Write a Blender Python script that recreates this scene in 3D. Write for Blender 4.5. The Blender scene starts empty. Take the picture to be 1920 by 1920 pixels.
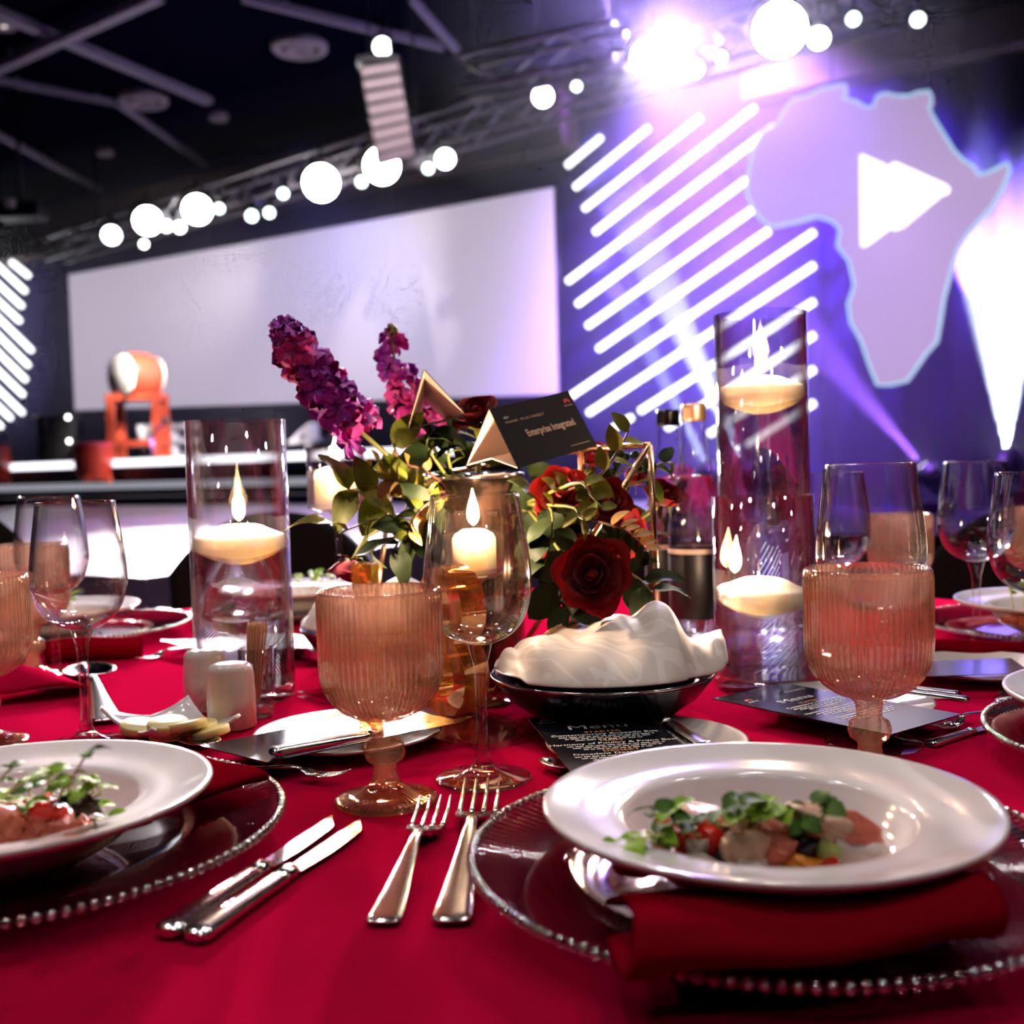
import bpy, bmesh, math, random
from math import sin, cos, pi, radians as R, sqrt, atan2
from mathutils import Vector as V, Matrix as M
random.seed(7)
SC = bpy.context.scene
COL = SC.collection
# ------------------------------------------------------------------ camera
FPX = 2050.0                      # focal length in pixels of the 1920 px frame
TB = 0.75                         # table top height
EYE = TB + 0.233
PITCH = math.atan(90 / FPX); ROLL = 0.030
CAM = V((0, 0, EYE))
F_ = V((0, cos(PITCH), -sin(PITCH))); U0 = V((0, sin(PITCH), cos(PITCH))); R0 = V((1, 0, 0))
RT = R0 * cos(ROLL) - U0 * sin(ROLL); UP = R0 * sin(ROLL) + U0 * cos(ROLL)
cd = bpy.data.cameras.new('camera'); cam = bpy.data.objects.new('camera', cd); COL.objects.link(cam)
m4 = M((RT, UP, -F_)).transposed().to_4x4(); m4.translation = CAM
cam.matrix_world = m4
cd.sensor_width = 36; cd.lens = FPX / 1920 * 36; cd.clip_start = 0.02; cd.clip_end = 200
cd.dof.use_dof = True; cd.dof.focus_distance = 0.86; cd.dof.aperture_fstop = 5.8
SC.camera = cam
# ------------------------------------------------------------------ world, exposure, render quality
w = bpy.data.worlds.new('hall_dark'); SC.world = w; w.use_nodes = True
w.node_tree.nodes['Background'].inputs[0].default_value = (0.25, 0.2, 0.5, 1)
w.node_tree.nodes['Background'].inputs[1].default_value = 0.012
SC.view_settings.view_transform = 'Standard'; SC.view_settings.look = 'None'
SC.view_settings.gamma = 1.0; SC.view_settings.use_curve_mapping = False
SC.view_settings.exposure = 0.28
cy = SC.cycles
cy.use_denoising = True; cy.caustics_reflective = False; cy.caustics_refractive = False
cy.max_bounces = 10; cy.diffuse_bounces = 3; cy.glossy_bounces = 4; cy.transmission_bounces = 10
cy.transparent_max_bounces = 32; cy.volume_bounces = 0; cy.sample_clamp_indirect = 4.0; cy.sample_clamp_direct = 0
cy.blur_glossy = 0.6; cy.use_adaptive_sampling = True; cy.adaptive_threshold = 0.07; cy.adaptive_min_samples = 8; cy.time_limit = 1050

def ray(x, y):
    return F_ + RT * ((x - 960) / FPX) + UP * (-(y - 960) / FPX)
def T(x, y, z=0.0):                # pixel -> point on the level z above the table top
    r = ray(x, y); return CAM + r * ((TB + z - EYE) / r.z)
def D(x, y, d):                    # pixel -> point at distance d into the room
    r = ray(x, y); return CAM + r * (d / r.y)
def Zp(x, y, z):                   # pixel -> point on the level z above the floor
    r = ray(x, y); return CAM + r * ((z - EYE) / r.z)
def VP(x, y, p0, dr):              # pixel -> point on a vertical plane through p0 along dr (2d)
    r = ray(x, y); n = V((-dr[1], dr[0], 0))
    return CAM + r * (n.dot(V((p0[0], p0[1], 0)) - CAM) / n.dot(r))
WP0 = (0.62, 16.0); WDR = V((9.52, -5.9)).normalized()        # the stage back wall runs along this line
def WALL(x, y, off=0.0):           # pixel -> point on the back wall plane, off metres in front
    n = V((-WDR[1], WDR[0])); n = n if n.y < 0 else -n
    return VP(x, y, (WP0[0] + n.x * off, WP0[1] + n.y * off), WDR)
WN = V((WDR.y, -WDR.x, 0)); WN = WN if WN.y < 0 else -WN       # wall normal, towards the hall
WD3 = V((WDR.x, WDR.y, 0))
TP0 = (-5.35, 16.0); TDR = V((8.3, -7.05)).normalized()         # lighting truss line
def TRUSS(x, y): return VP(x, y, TP0, TDR)

# ------------------------------------------------------------------ lights that serve the whole place
def aim(o, target):
    o.rotation_euler = (V(target) - o.location).to_track_quat('-Z', 'Y').to_euler()
def spot(name, loc, target, energy, color, angle, blend=0.3, size=0.1, parent=None):
    l = bpy.data.lights.new(name, 'SPOT'); l.energy = energy; l.color = color
    l.spot_size = R(angle); l.spot_blend = blend; l.shadow_soft_size = size
    o = bpy.data.objects.new(name, l); COL.objects.link(o); o.location = loc; aim(o, target)
    if parent:
        o.parent = parent; o.matrix_parent_inverse = parent.matrix_world.inverted()
    return o
TABLE_C = V((-0.08, 1.0, TB))
KEY = 1.0

# ------------------------------------------------------------------ helpers
def tag(o, label=None, cat=None, group=None, kind=None):
    if label: o['label'] = label
    if cat: o['category'] = cat
    if group: o['group'] = group
    if kind: o['kind'] = kind
    return o
def thing(name, label, cat, loc=(0, 0, 0), rz=0.0, group=None, mat=None):
    o = bpy.data.objects.new(name, None); COL.objects.link(o); o.empty_display_size = 0.02
    if mat is not None: o.matrix_world = mat
    else: o.location = loc; o.rotation_euler = (0, 0, rz)
    return tag(o, label, cat, group)
class B:
    def __init__(s): s.v = []; s.f = []; s.sm = []
    def add(s, vs, fs, smooth=True):
        k = len(s.v); s.v += [tuple(p) for p in vs]
        s.f += [tuple(i + k for i in f) for f in fs]; s.sm += [smooth] * len(fs); return s
    def box(s, c, size, mat=None):
        hx, hy, hz = size[0] / 2, size[1] / 2, size[2] / 2
        vs = [V((x * hx, y * hy, z * hz)) for x in (-1, 1) for y in (-1, 1) for z in (-1, 1)]
        if mat: vs = [mat @ p for p in vs]
        vs = [p + V(c) for p in vs]
        return s.add(vs, [(0, 1, 3, 2), (4, 6, 7, 5), (0, 4, 5, 1), (2, 3, 7, 6), (0, 2, 6, 4), (1, 5, 7, 3)], False)
    def lathe(s, prof, n=32, c=(0, 0, 0), cap0=False, cap1=False, rib=None, smooth=True):
        vs = []; fs = []; m = len(prof)
        for j in range(n):
            a = 2 * pi * j / n
            for i, p in enumerate(prof):
                r = p[0]
                if rib: r = rib(r, p[1], a, j, i)
                vs.append((c[0] + r * cos(a), c[1] + r * sin(a), c[2] + p[1]))
        for j in range(n):
            k = (j + 1) % n
            for i in range(m - 1):
                fs.append((j * m + i, k * m + i, k * m + i + 1, j * m + i + 1))
        if cap0: fs.append(tuple(j * m for j in reversed(range(n))))
        if cap1: fs.append(tuple(j * m + m - 1 for j in range(n)))
        return s.add(vs, fs, smooth)
    def tube(s, pts, r, n=8, cap=True, flat=1.0, up=None):
        pts = [V(p) for p in pts]; rs = r if isinstance(r, (list, tuple)) else [r] * len(pts)
        t0 = (pts[1] - pts[0]).normalized()
        a = V(up) if up else (V((0, 0, 1)) if abs(t0.z) < 0.9 else V((1, 0, 0)))
        nx = t0.cross(a).normalized(); vs = []; fs = []
        for i, p in enumerate(pts):
            t = (pts[min(i + 1, len(pts) - 1)] - pts[max(i - 1, 0)]).normalized()
            nx = (nx - t * nx.dot(t)).normalized(); ny = t.cross(nx)
            for j in range(n):
                q = 2 * pi * j / n
                vs.append(p + nx * (cos(q) * rs[i]) + ny * (sin(q) * rs[i] * flat))
        for i in range(len(pts) - 1):
            for j in range(n):
                k = (j + 1) % n
                fs.append((i * n + j, i * n + k, (i + 1) * n + k, (i + 1) * n + j))
        if cap:
            fs.append(tuple(reversed(range(n)))); fs.append(tuple((len(pts) - 1) * n + j for j in range(n)))
        return s.add(vs, fs, True)
    def grid(s, fn, nu, nv, smooth=True, flip=False):
        vs = [fn(i / nu, j / nv) for i in range(nu + 1) for j in range(nv + 1)]; fs = []
        for i in range(nu):
            for j in range(nv):
                q = (i * (nv + 1) + j, (i + 1) * (nv + 1) + j, (i + 1) * (nv + 1) + j + 1, i * (nv + 1) + j + 1)
                fs.append(q[::-1] if flip else q)
        return s.add(vs, fs, smooth)
    def sphere(s, c, r, n=12, m=8, sc=(1, 1, 1), fn=None):
        vs = [];  fs = []
        for i in range(1, m):
            th = pi * i / m
            for j in range(n):
                a = 2 * pi * j / n
                d = V((sin(th) * cos(a), sin(th) * sin(a), cos(th)))
                k = fn(d) if fn else 1
                vs.append(V((d.x * sc[0], d.y * sc[1], d.z * sc[2])) * (r * k) + V(c))
        top = len(vs); vs.append(V((0, 0, sc[2] * r * (fn(V((0, 0, 1))) if fn else 1))) + V(c))
        bot = len(vs); vs.append(V((0, 0, -sc[2] * r * (fn(V((0, 0, -1))) if fn else 1))) + V(c))
        for i in range(m - 2):
            for j in range(n):
                k = (j + 1) % n
                fs.append((i * n + j, (i + 1) * n + j, (i + 1) * n + k, i * n + k))
        for j in range(n):
            k = (j + 1) % n
            fs.append((top, j, k)); fs.append((bot, (m - 2) * n + k, (m - 2) * n + j))
        return s.add(vs, fs, True)
    def prism(s, pts, d, smooth=False):        # closed 3-d outline extruded by vector d
        n = len(pts); a = [V(p) for p in pts]; b = [p + V(d) for p in a]
        fs = [tuple(range(n)), tuple(reversed(range(n, 2 * n)))] + [(i, i + n, (i + 1) % n + n, (i + 1) % n) for i in range(n)]
        return s.add(a + b, fs, smooth)
    def mesh(s, name):
        me = bpy.data.meshes.new(name); me.from_pydata(s.v, [], s.f); me.update()
        me.polygons.foreach_set('use_smooth', s.sm)
        return me
    def build(s, name, mat, parent=None, solid=None, sub=0, bevel=None, fixn=False):
        me = s.mesh(name)
        if fixn:
            bm = bmesh.new(); bm.from_mesh(me); bmesh.ops.remove_doubles(bm, verts=bm.verts, dist=1e-6)
            bmesh.ops.recalc_face_normals(bm, faces=bm.faces); bm.to_mesh(me); bm.free()
        return put(name, me, mat, parent, solid, sub, bevel)
def put(name, me, mat, parent=None, solid=None, sub=0, bevel=None):
    o = bpy.data.objects.new(name, me); COL.objects.link(o)
    if mat is not None and not me.materials: me.materials.append(mat)
    if parent: o.parent = parent
    if bevel:
        b = o.modifiers.new('bevel', 'BEVEL'); b.width = bevel; b.segments = 2; b.limit_method = 'ANGLE'
    if solid:
        q = o.modifiers.new('thickness', 'SOLIDIFY'); q.thickness = solid; q.offset = 0
    if sub:
        q = o.modifiers.new('smooth', 'SUBSURF'); q.levels = sub; q.render_levels = sub
    return o
def copy_tree(o, parent=None):
    c = o.copy(); COL.objects.link(c); c.parent = parent
    for ch in [x for x in ALLCH.get(o.name, o.children)]: copy_tree(ch, c)
    return c
ALLCH = {}
def dup(o, loc, rz=0.0, label=None, sc=None):
    c = copy_tree(o); c.location = loc; c.rotation_euler = (0, 0, rz)
    if sc: c.scale = (sc,) * 3
    if label: c['label'] = label
    return c
def text(s, size, mat, parent, matrix, name='lettering', extrude=0.0, align='LEFT', sx=1.0, bold=0.0):
    cu = bpy.data.curves.new('txt', 'FONT'); cu.offset = bold * size; cu.body = s; cu.size = size; cu.extrude = extrude
    cu.align_x = align; cu.resolution_u = 3
    t = bpy.data.objects.new('txt', cu); COL.objects.link(t); bpy.context.view_layer.update()
    me = bpy.data.meshes.new_from_object(t.evaluated_get(bpy.context.evaluated_depsgraph_get()))
    bpy.data.objects.remove(t)
    if sx != 1.0:
        for v in me.vertices: v.co.x *= sx
    me.materials.clear(); me.materials.append(mat)
    o = bpy.data.objects.new(name, me); COL.objects.link(o)
    if parent: o.parent = parent
    o.matrix_local = matrix
    return o
def frame(o, x, z):                 # matrix with origin o, local x along x, local z along z
    x = V(x).normalized(); z = V(z).normalized(); y = z.cross(x).normalized(); z = x.cross(y)
    m = M((x, y, z)).transposed().to_4x4(); m.translation = V(o); return m

# ------------------------------------------------------------------ materials (all procedural)
MT = {}
def nodes(name):
    m = bpy.data.materials.new(name); m.use_nodes = True; nt = m.node_tree
    MT[name] = m
    return m, nt, nt.nodes['Principled BSDF'], nt.nodes['Material Output']
def pm(name, col, rough=0.5, metal=0.0, spec=0.5, noise=0.0, nscale=60.0, bump=0.0, bscale=400.0, emit=None, es=0.0, sss=0.0, coat=0.0, sheen=0.0, sssr=(0.01, 0.005, 0.003)):
    m, nt, p, out = nodes(name)
    p.inputs['Base Color'].default_value = (*col, 1); p.inputs['Roughness'].default_value = rough
    p.inputs['Metallic'].default_value = metal; p.inputs['Specular IOR Level'].default_value = spec
    p.inputs['Coat Weight'].default_value = coat; p.inputs['Sheen Weight'].default_value = sheen
    if sss:
        p.inputs['Subsurface Weight'].default_value = sss; p.inputs['Subsurface Radius'].default_value = sssr
        p.inputs['Subsurface Scale'].default_value = 1.0
    if emit:
        p.inputs['Emission Color'].default_value = (*emit, 1); p.inputs['Emission Strength'].default_value = es
    if noise or bump:
        tc = nt.nodes.new('ShaderNodeTexCoord')
    if noise:
        n = nt.nodes.new('ShaderNodeTexNoise'); n.inputs['Scale'].default_value = nscale; n.inputs['Detail'].default_value = 5
        mx = nt.nodes.new('ShaderNodeMix'); mx.data_type = 'RGBA'
        mx.inputs[6].default_value = (*[c * (1 - noise) for c in col], 1); mx.inputs[7].default_value = (*[min(1, c * (1 + noise)) for c in col], 1)
        nt.links.new(tc.outputs['Object'], n.inputs['Vector']); nt.links.new(n.outputs['Fac'], mx.inputs[0])
        nt.links.new(mx.outputs[2], p.inputs['Base Color'])
    if bump:
        n2 = nt.nodes.new('ShaderNodeTexNoise'); n2.inputs['Scale'].default_value = bscale; n2.inputs['Detail'].default_value = 4
        bp = nt.nodes.new('ShaderNodeBump'); bp.inputs['Strength'].default_value = bump; bp.inputs['Distance'].default_value = 0.002
        nt.links.new(tc.outputs['Object'], n2.inputs['Vector']); nt.links.new(n2.outputs['Fac'], bp.inputs['Height'])
        nt.links.new(bp.outputs['Normal'], p.inputs['Normal'])
    return m
def glow(name, col, s):
    m, nt, p, out = nodes(name); e = nt.nodes.new('ShaderNodeEmission')
    e.inputs[0].default_value = (*col, 1); e.inputs[1].default_value = s
    nt.links.new(e.outputs[0], out.inputs[0]); return m
def thin(name, tint=(1, 1, 1), base=0.05, edge=0.85, power=4.0, rough=0.02, gl=(1, 1, 1), refr=0.0, ior=1.3, rr=0.03, milk=0.0, mcol=(1, 1, 1), redge=False):
    """thin glass wall: see-through with reflections growing to the edge; refr adds true refraction"""
    m, nt, p, out = nodes(name)
    tr = nt.nodes.new('ShaderNodeBsdfTransparent'); tr.inputs[0].default_value = (*tint, 1)
    g = nt.nodes.new('ShaderNodeBsdfGlossy'); g.inputs['Roughness'].default_value = rough; g.inputs[0].default_value = (*gl, 1)
    lw = nt.nodes.new('ShaderNodeLayerWeight'); lw.inputs[0].default_value = 0.5
    pw = nt.nodes.new('ShaderNodeMath'); pw.operation = 'POWER'; pw.inputs[1].default_value = power
    ma = nt.nodes.new('ShaderNodeMath'); ma.operation = 'MULTIPLY_ADD'; ma.inputs[1].default_value = edge; ma.inputs[2].default_value = base
    ma.use_clamp = True
    nt.links.new(lw.outputs['Facing'], pw.inputs[0]); nt.links.new(pw.outputs[0], ma.inputs[0])
    mix = nt.nodes.new('ShaderNodeMixShader'); nt.links.new(ma.outputs[0], mix.inputs[0])
    a = tr
    if refr:
        rf = nt.nodes.new('ShaderNodeBsdfRefraction'); rf.inputs[0].default_value = (*tint, 1); rf.inputs['IOR'].default_value = ior; rf.inputs['Roughness'].default_value = rr
        mm = nt.nodes.new('ShaderNodeMixShader'); mm.inputs[0].default_value = refr
        nt.links.new(tr.outputs[0], mm.inputs[1]); nt.links.new(rf.outputs[0], mm.inputs[2]); a = mm
        if redge:                     # only the steep sides of the wall bend the light visibly
            p2 = nt.nodes.new('ShaderNodeMath'); p2.operation = 'POWER'; p2.inputs[1].default_value = 2.0
            m3 = nt.nodes.new('ShaderNodeMath'); m3.operation = 'MULTIPLY'; m3.inputs[1].default_value = refr
            nt.links.new(lw.outputs['Facing'], p2.inputs[0]); nt.links.new(p2.outputs[0], m3.inputs[0]); nt.links.new(m3.outputs[0], mm.inputs[0])
    if milk:
        df = nt.nodes.new('ShaderNodeBsdfDiffuse'); df.inputs[0].default_value = (*mcol, 1); tl = nt.nodes.new('ShaderNodeBsdfTranslucent'); tl.inputs[0].default_value = (*mcol, 1)
        m1 = nt.nodes.new('ShaderNodeMixShader'); m1.inputs[0].default_value = 0.5; nt.links.new(df.outputs[0], m1.inputs[1]); nt.links.new(tl.outputs[0], m1.inputs[2])
        m2 = nt.nodes.new('ShaderNodeMixShader'); m2.inputs[0].default_value = milk; nt.links.new(a.outputs[0], m2.inputs[1]); nt.links.new(m1.outputs[0], m2.inputs[2]); a = m2
    nt.links.new(a.outputs[0], mix.inputs[1]); nt.links.new(g.outputs[0], mix.inputs[2])
    nt.links.new(mix.outputs[0], out.inputs[0]); return m
pm('cloth_red', (0.40, 0.0025, 0.033), 0.85, spec=0.0, noise=0.10, nscale=900, bump=0.25, bscale=1500)
pm('napkin_red', (0.15, 0.0008, 0.006), 0.85, spec=0.0, noise=0.12, nscale=700, bump=0.25, bscale=1200)
pm('porcelain', (0.90, 0.84, 0.83), 0.12, spec=0.5, coat=0.3)
pm('silver', (0.78, 0.76, 0.75), 0.13, 1.0)
pm('silver_dark', (0.45, 0.44, 0.46), 0.16, 1.0)
pm('gold', (0.86, 0.50, 0.24), 0.16, 1.0)
pm('gold_rod', (0.85, 0.50, 0.28), 0.2, 1.0)
pm('black_gloss', (0.006, 0.005, 0.005), 0.15, spec=0.6)
pm('black_matte', (0.006, 0.006, 0.007), 0.7)
pm('black_fabric', (0.004, 0.004, 0.004), 0.85, spec=0.2)
pm('wax', (1.0, 0.80, 0.74), 0.45, sss=1.0, sssr=(0.050, 0.043, 0.037))
pm('wick', (0.02, 0.015, 0.01), 0.9)
def flame_mat():
    m, nt, p, out = nodes('flame'); e = nt.nodes.new('ShaderNodeEmission'); e.inputs[0].default_value = (1.0, 0.66, 0.28, 1); e.inputs[1].default_value = 16.0
    tr = nt.nodes.new('ShaderNodeBsdfTransparent'); ad = nt.nodes.new('ShaderNodeAddShader')
    nt.links.new(e.outputs[0], ad.inputs[0]); nt.links.new(tr.outputs[0], ad.inputs[1]); nt.links.new(ad.outputs[0], out.inputs[0])
flame_mat()
thin('glass', (0.996, 0.996, 0.998), 0.035, 0.9, 3.4, refr=0.8, ior=1.45, rr=0.0, redge=True)
thin('glass_thick', (0.985, 0.985, 0.99), 0.06, 0.7, 3.0, refr=0.6, ior=1.4, rr=0.0, redge=True)
thin('water', (0.98, 0.98, 0.99), 0.03, 0.6, 4.0, refr=0.55, ior=1.33, rr=0.0)
thin('amber_glass', (0.98, 0.86, 0.77), 0.08, 0.6, 2.2, rough=0.05, gl=(1, 0.87, 0.76), refr=0.45, ior=1.2, rr=0.01, milk=0.09, mcol=(1.0, 0.66, 0.48))
thin('amber_solid', (0.97, 0.76, 0.62), 0.10, 0.7, 2.4, rough=0.03, gl=(1, 0.85, 0.72), refr=0.5, ior=1.4, rr=0.02, milk=0.06, mcol=(0.98, 0.55, 0.36), redge=True)
thin('charger_glass', (0.92, 0.86, 0.89), 0.20, 0.75, 2.6, rough=0.07, gl=(1, 0.95, 0.96))
thin('bead_glass', (0.85, 0.8, 0.84), 0.40, 0.6, 1.5, rough=0.10)
thin('acrylic', (0.93, 0.9, 0.92), 0.05, 0.7, 3.0, rough=0.02)
pm('print_dark', (0.006, 0.007, 0.012), 0.16, spec=0.6)
pm('card_dark', (0.010, 0.005, 0.006), 0.6, spec=0.12)
pm('card_inner', (0.80, 0.62, 0.50), 0.6)
pm('ink_white', (0.85, 0.82, 0.78), 0.6)
pm('ink_orange', (0.75, 0.30, 0.10), 0.6)
pm('ink_red', (0.80, 0.02, 0.02), 0.6)
pm('ink_cream', (0.80, 0.48, 0.30), 0.6)
pm('butter', (1.0, 0.74, 0.34), 0.4, sss=0.8, noise=0.06, nscale=90)
pm('toothpick', (0.72, 0.40, 0.22), 0.6, noise=0.1)
pm('bread', (0.55, 0.25, 0.09), 0.6, noise=0.3, nscale=50, bump=0.4, bscale=120)
pm('rose_red', (0.30, 0.002, 0.003), 0.6, noise=0.25, nscale=60, sheen=0.25, bump=0.2, bscale=150, spec=0.08)
pm('rose_pink', (0.55, 0.01, 0.05), 0.55, noise=0.2, nscale=60, sheen=0.3)
pm('stock_a', (0.74, 0.03, 0.34), 0.6, noise=0.45, nscale=90, sheen=0.3)
pm('stock_b', (0.44, 0.025, 0.48), 0.6, noise=0.4, nscale=90, sheen=0.3)
pm('leaf_olive', (0.11, 0.13, 0.012), 0.6, spec=0.12, noise=0.35, nscale=45, bump=0.3, bscale=120)
pm('leaf_dark', (0.02, 0.035, 0.010), 0.55, spec=0.12, noise=0.35, nscale=45)
pm('leaf_tan', (0.45, 0.26, 0.07), 0.5, noise=0.25, nscale=60)
pm('leaf_pale', (0.27, 0.25, 0.03), 0.55, spec=0.2, noise=0.2, nscale=60)
pm('stem_green', (0.20, 0.20, 0.04), 0.5, noise=0.2)
pm('stem_brown', (0.13, 0.05, 0.03), 0.6)
pm('greens', (0.28, 0.46, 0.03), 0.6, spec=0.15, noise=0.35, nscale=120, sss=0.2)
pm('greens_dark', (0.07, 0.15, 0.015), 0.6, spec=0.15, noise=0.3, nscale=120)
pm('greens_stem', (0.50, 0.48, 0.16), 0.5)
pm('leaf_purple', (0.05, 0.006, 0.008), 0.4, noise=0.3)
pm('salmon', (1.0, 0.19, 0.12), 0.35, noise=0.5, nscale=130, sss=0.1)
pm('tomato', (0.80, 0.025, 0.015), 0.25, noise=0.3, nscale=110, sss=0.2)
pm('chicken', (0.72, 0.42, 0.28), 0.4, noise=0.3, nscale=110, sss=0.2)
pm('feta', (0.85, 0.70, 0.62), 0.5, noise=0.1, nscale=120, sss=0.2)
pm('olive_black', (0.012, 0.006, 0.008), 0.2)
pm('orange_pepper', (0.80, 0.27, 0.02), 0.3, noise=0.2)
pm('cucumber', (0.40, 0.48, 0.10), 0.3, noise=0.3, nscale=150)
pm('sauce', (0.50, 0.17, 0.04), 0.2)
pm('ceramic_warm', (0.82, 0.72, 0.66), 0.18, coat=0.3)
pm('label_black', (0.006, 0.004, 0.004), 0.4)
pm('cap_copper', (0.85, 0.52, 0.32), 0.3, 0.9)
pm('bowl_metal', (0.10, 0.09, 0.09), 0.22, 0.9)
pm('vase_bronze', (0.10, 0.065, 0.045), 0.2, 0.9)
# damask weave for the bread napkins
def damask():
    m, nt, p, out = nodes('damask'); tc = nt.nodes.new('ShaderNodeTexCoord')
    n = nt.nodes.new('ShaderNodeTexNoise'); n.inputs['Scale'].default_value = 9; n.inputs['Detail'].default_value = 2; n.inputs['Distortion'].default_value = 2.2
    wv = nt.nodes.new('ShaderNodeMath'); wv.operation = 'SINE'; mu = nt.nodes.new('ShaderNodeMath'); mu.operation = 'MULTIPLY'; mu.inputs[1].default_value = 30
    st = nt.nodes.new('ShaderNodeMapRange'); st.inputs[1].default_value = 0.35; st.inputs[2].default_value = 0.55
    nt.links.new(tc.outputs['Object'], n.inputs['Vector']); nt.links.new(n.outputs['Fac'], mu.inputs[0]); nt.links.new(mu.outputs[0], wv.inputs[0]); nt.links.new(wv.outputs[0], st.inputs[0])
    mx = nt.nodes.new('ShaderNodeMix'); mx.data_type = 'RGBA'; mx.inputs[6].default_value = (0.79, 0.68, 0.59, 1); mx.inputs[7].default_value = (0.90, 0.80, 0.72, 1)
    nt.links.new(st.outputs[0], mx.inputs[0]); nt.links.new(mx.outputs[2], p.inputs['Base Color'])
    p.inputs['Roughness'].default_value = 0.55; p.inputs['Sheen Weight'].default_value = 0.2
damask()
# ================================================================== the hall
pm('carpet', (0.02, 0.015, 0.03), 0.9, spec=0.0, noise=0.3, nscale=30)
pm('ceiling_dark', (0.004, 0.004, 0.014), 0.9, spec=0.0, noise=0.2, nscale=3)
pm('wall_navy', (0.02, 0.011, 0.08), 0.9, spec=0.0, noise=0.15, nscale=4)
pm('bulkhead', (0.10, 0.075, 0.07), 0.8, spec=0.0, noise=0.2, nscale=6)
pm('drape', (0.026, 0.010, 0.12), 0.9, spec=0.0, noise=0.2, nscale=10)
pm('rail_grey', (0.46, 0.40, 0.50), 0.7, 0.0, spec=0.1)
pm('alu', (0.55, 0.52, 0.55), 0.35, 0.8)
pm('stage_black', (0.012, 0.010, 0.022), 0.35)
pm('apron_gloss', (0.48, 0.34, 0.54), 0.28, spec=0.6, noise=0.10, nscale=2.5)
pm('grille', (0.55, 0.46, 0.48), 0.6)
pm('drum_red', (0.55, 0.05, 0.025), 0.25, coat=0.4, noise=0.2, nscale=8)
pm('drum_skin', (0.90, 0.86, 0.80), 0.5)
pm('drum_wood', (0.50, 0.07, 0.03), 0.4)
pm('letter_white', (0.88, 0.86, 0.88), 0.5)
pm('fixture', (0.02, 0.02, 0.025), 0.4, 0.4)
pm('mic_purple', (0.35, 0.22, 0.55), 0.35, 0.6)
glow('led_white', (0.93, 0.96, 1.0), 3.2)
glow('led_dim', (0.85, 0.85, 1.0), 0.30)
glow('led_edge', (0.95, 0.92, 1.0), 2.0)
glow('lamp_white', (1.0, 0.97, 0.95), 30.0)
glow('lamp_soft', (1.0, 0.98, 0.95), 8.0)
glow('lamp_violet', (0.92, 0.85, 1.0), 12.0)
glow('lamp_green', (0.85, 1.0, 0.95), 6.0)
glow('sign_face', (0.78, 0.56, 0.98), 0.52)
glow('sign_rim', (0.45, 0.78, 1.0), 0.85)
glow('sign_mark', (1.0, 0.98, 1.0), 1.6)
HALL_H = EYE + 5.6
SP0 = V((WP0[0], WP0[1], 0)) + WN * 2.6
def ST(x, y): return VP(x, y, (SP0.x, SP0.y), WDR)
b = B(); b.box((0, 6, -0.05), (44, 44, 0.1)); tag(b.build('floor', MT['carpet']), 'dark carpeted hall floor under the tables', 'floor', kind='structure')
b = B(); b.box((0, 6, HALL_H + 0.05), (44, 44, 0.1)); tag(b.build('ceiling', MT['ceiling_dark']), 'dark navy hall ceiling crossed by rails', 'ceiling', kind='structure')
wc = V((WP0[0], WP0[1], 0)) - WN * 0.15
b = B(); b.box((0, 0, 0), (40, 0.2, HALL_H), None)
wl = b.build('wall_back', MT['wall_navy']); wl.matrix_world = frame(wc + V((0, 0, HALL_H / 2)), WD3, (0, 0, 1)); tag(wl, 'dark navy wall behind the stage', 'wall', kind='structure')
# bulkhead band along the top of the back wall
def wall_box(name, x0, y0, x1, y1, off, th, mat, kind='structure', parent=None):
    a = WALL(x0, y0, off); c = WALL(x1, y1, off)
    L = (c - a).dot(WD3); z0, z1 = min(a.z, c.z), max(a.z, c.z)
    bb = B(); bb.box((0, 0, 0), (L, th, z1 - z0)); o = bb.build(name, mat, parent)
    mid = a + WD3 * (L / 2); mid.z = (z0 + z1) / 2
    o.matrix_world = frame(mid, WD3, (0, 0, 1)); o['kind'] = kind; return o
a = WALL(-30, 455, 0.35); c = WALL(1068, 262, 0.35)
bb = B(); L = (c - a).dot(WD3); bb.box((0, 0, 0), (L, 0.5, 0.75)); o = bb.build('trim_1', MT['bulkhead'])
mid = a + WD3 * (L / 2); mid.z = WALL(1068, 262, .35).z + 0.25; o.matrix_world = frame(mid, WD3, (0, 0, 1)); tag(o, 'taupe bulkhead strip above the projection screen', 'bulkhead', kind='structure')
a = WALL(1400, 140, 0.3); c = WALL(2100, 60, 0.3)
bb = B(); L = (c - a).dot(WD3); bb.box((0, 0, 0), (L, 0.4, 0.42)); o = bb.build('trim_2', MT['bulkhead'])
mid = a + WD3 * (L / 2); mid.z = (WALL(1700, 98, .3).z); o.matrix_world = frame(mid, WD3, (0, 0, 1)); tag(o, 'taupe bulkhead strip above the map sign', 'bulkhead', kind='structure')
# side drape behind the sign: pleated cloth
a = WALL(1540, 900, 0.12); c = WALL(2250, 900, 0.12); L = (c - a).dot(WD3)
bb = B(); bb.grid(lambda u, v: (u * L, 0.07 * sin(u * L * 11) + 0.03 * sin(u * L * 4.3), v * 5.2), 240, 2)
o = bb.build('stage_curtain', MT['drape'], None, solid=0.01); o.matrix_world = frame(V((a.x, a.y, 0.6)), WD3, (0, 0, 1))
tag(o, 'dark blue pleated stage curtain behind the lit map sign', 'curtain')

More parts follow.
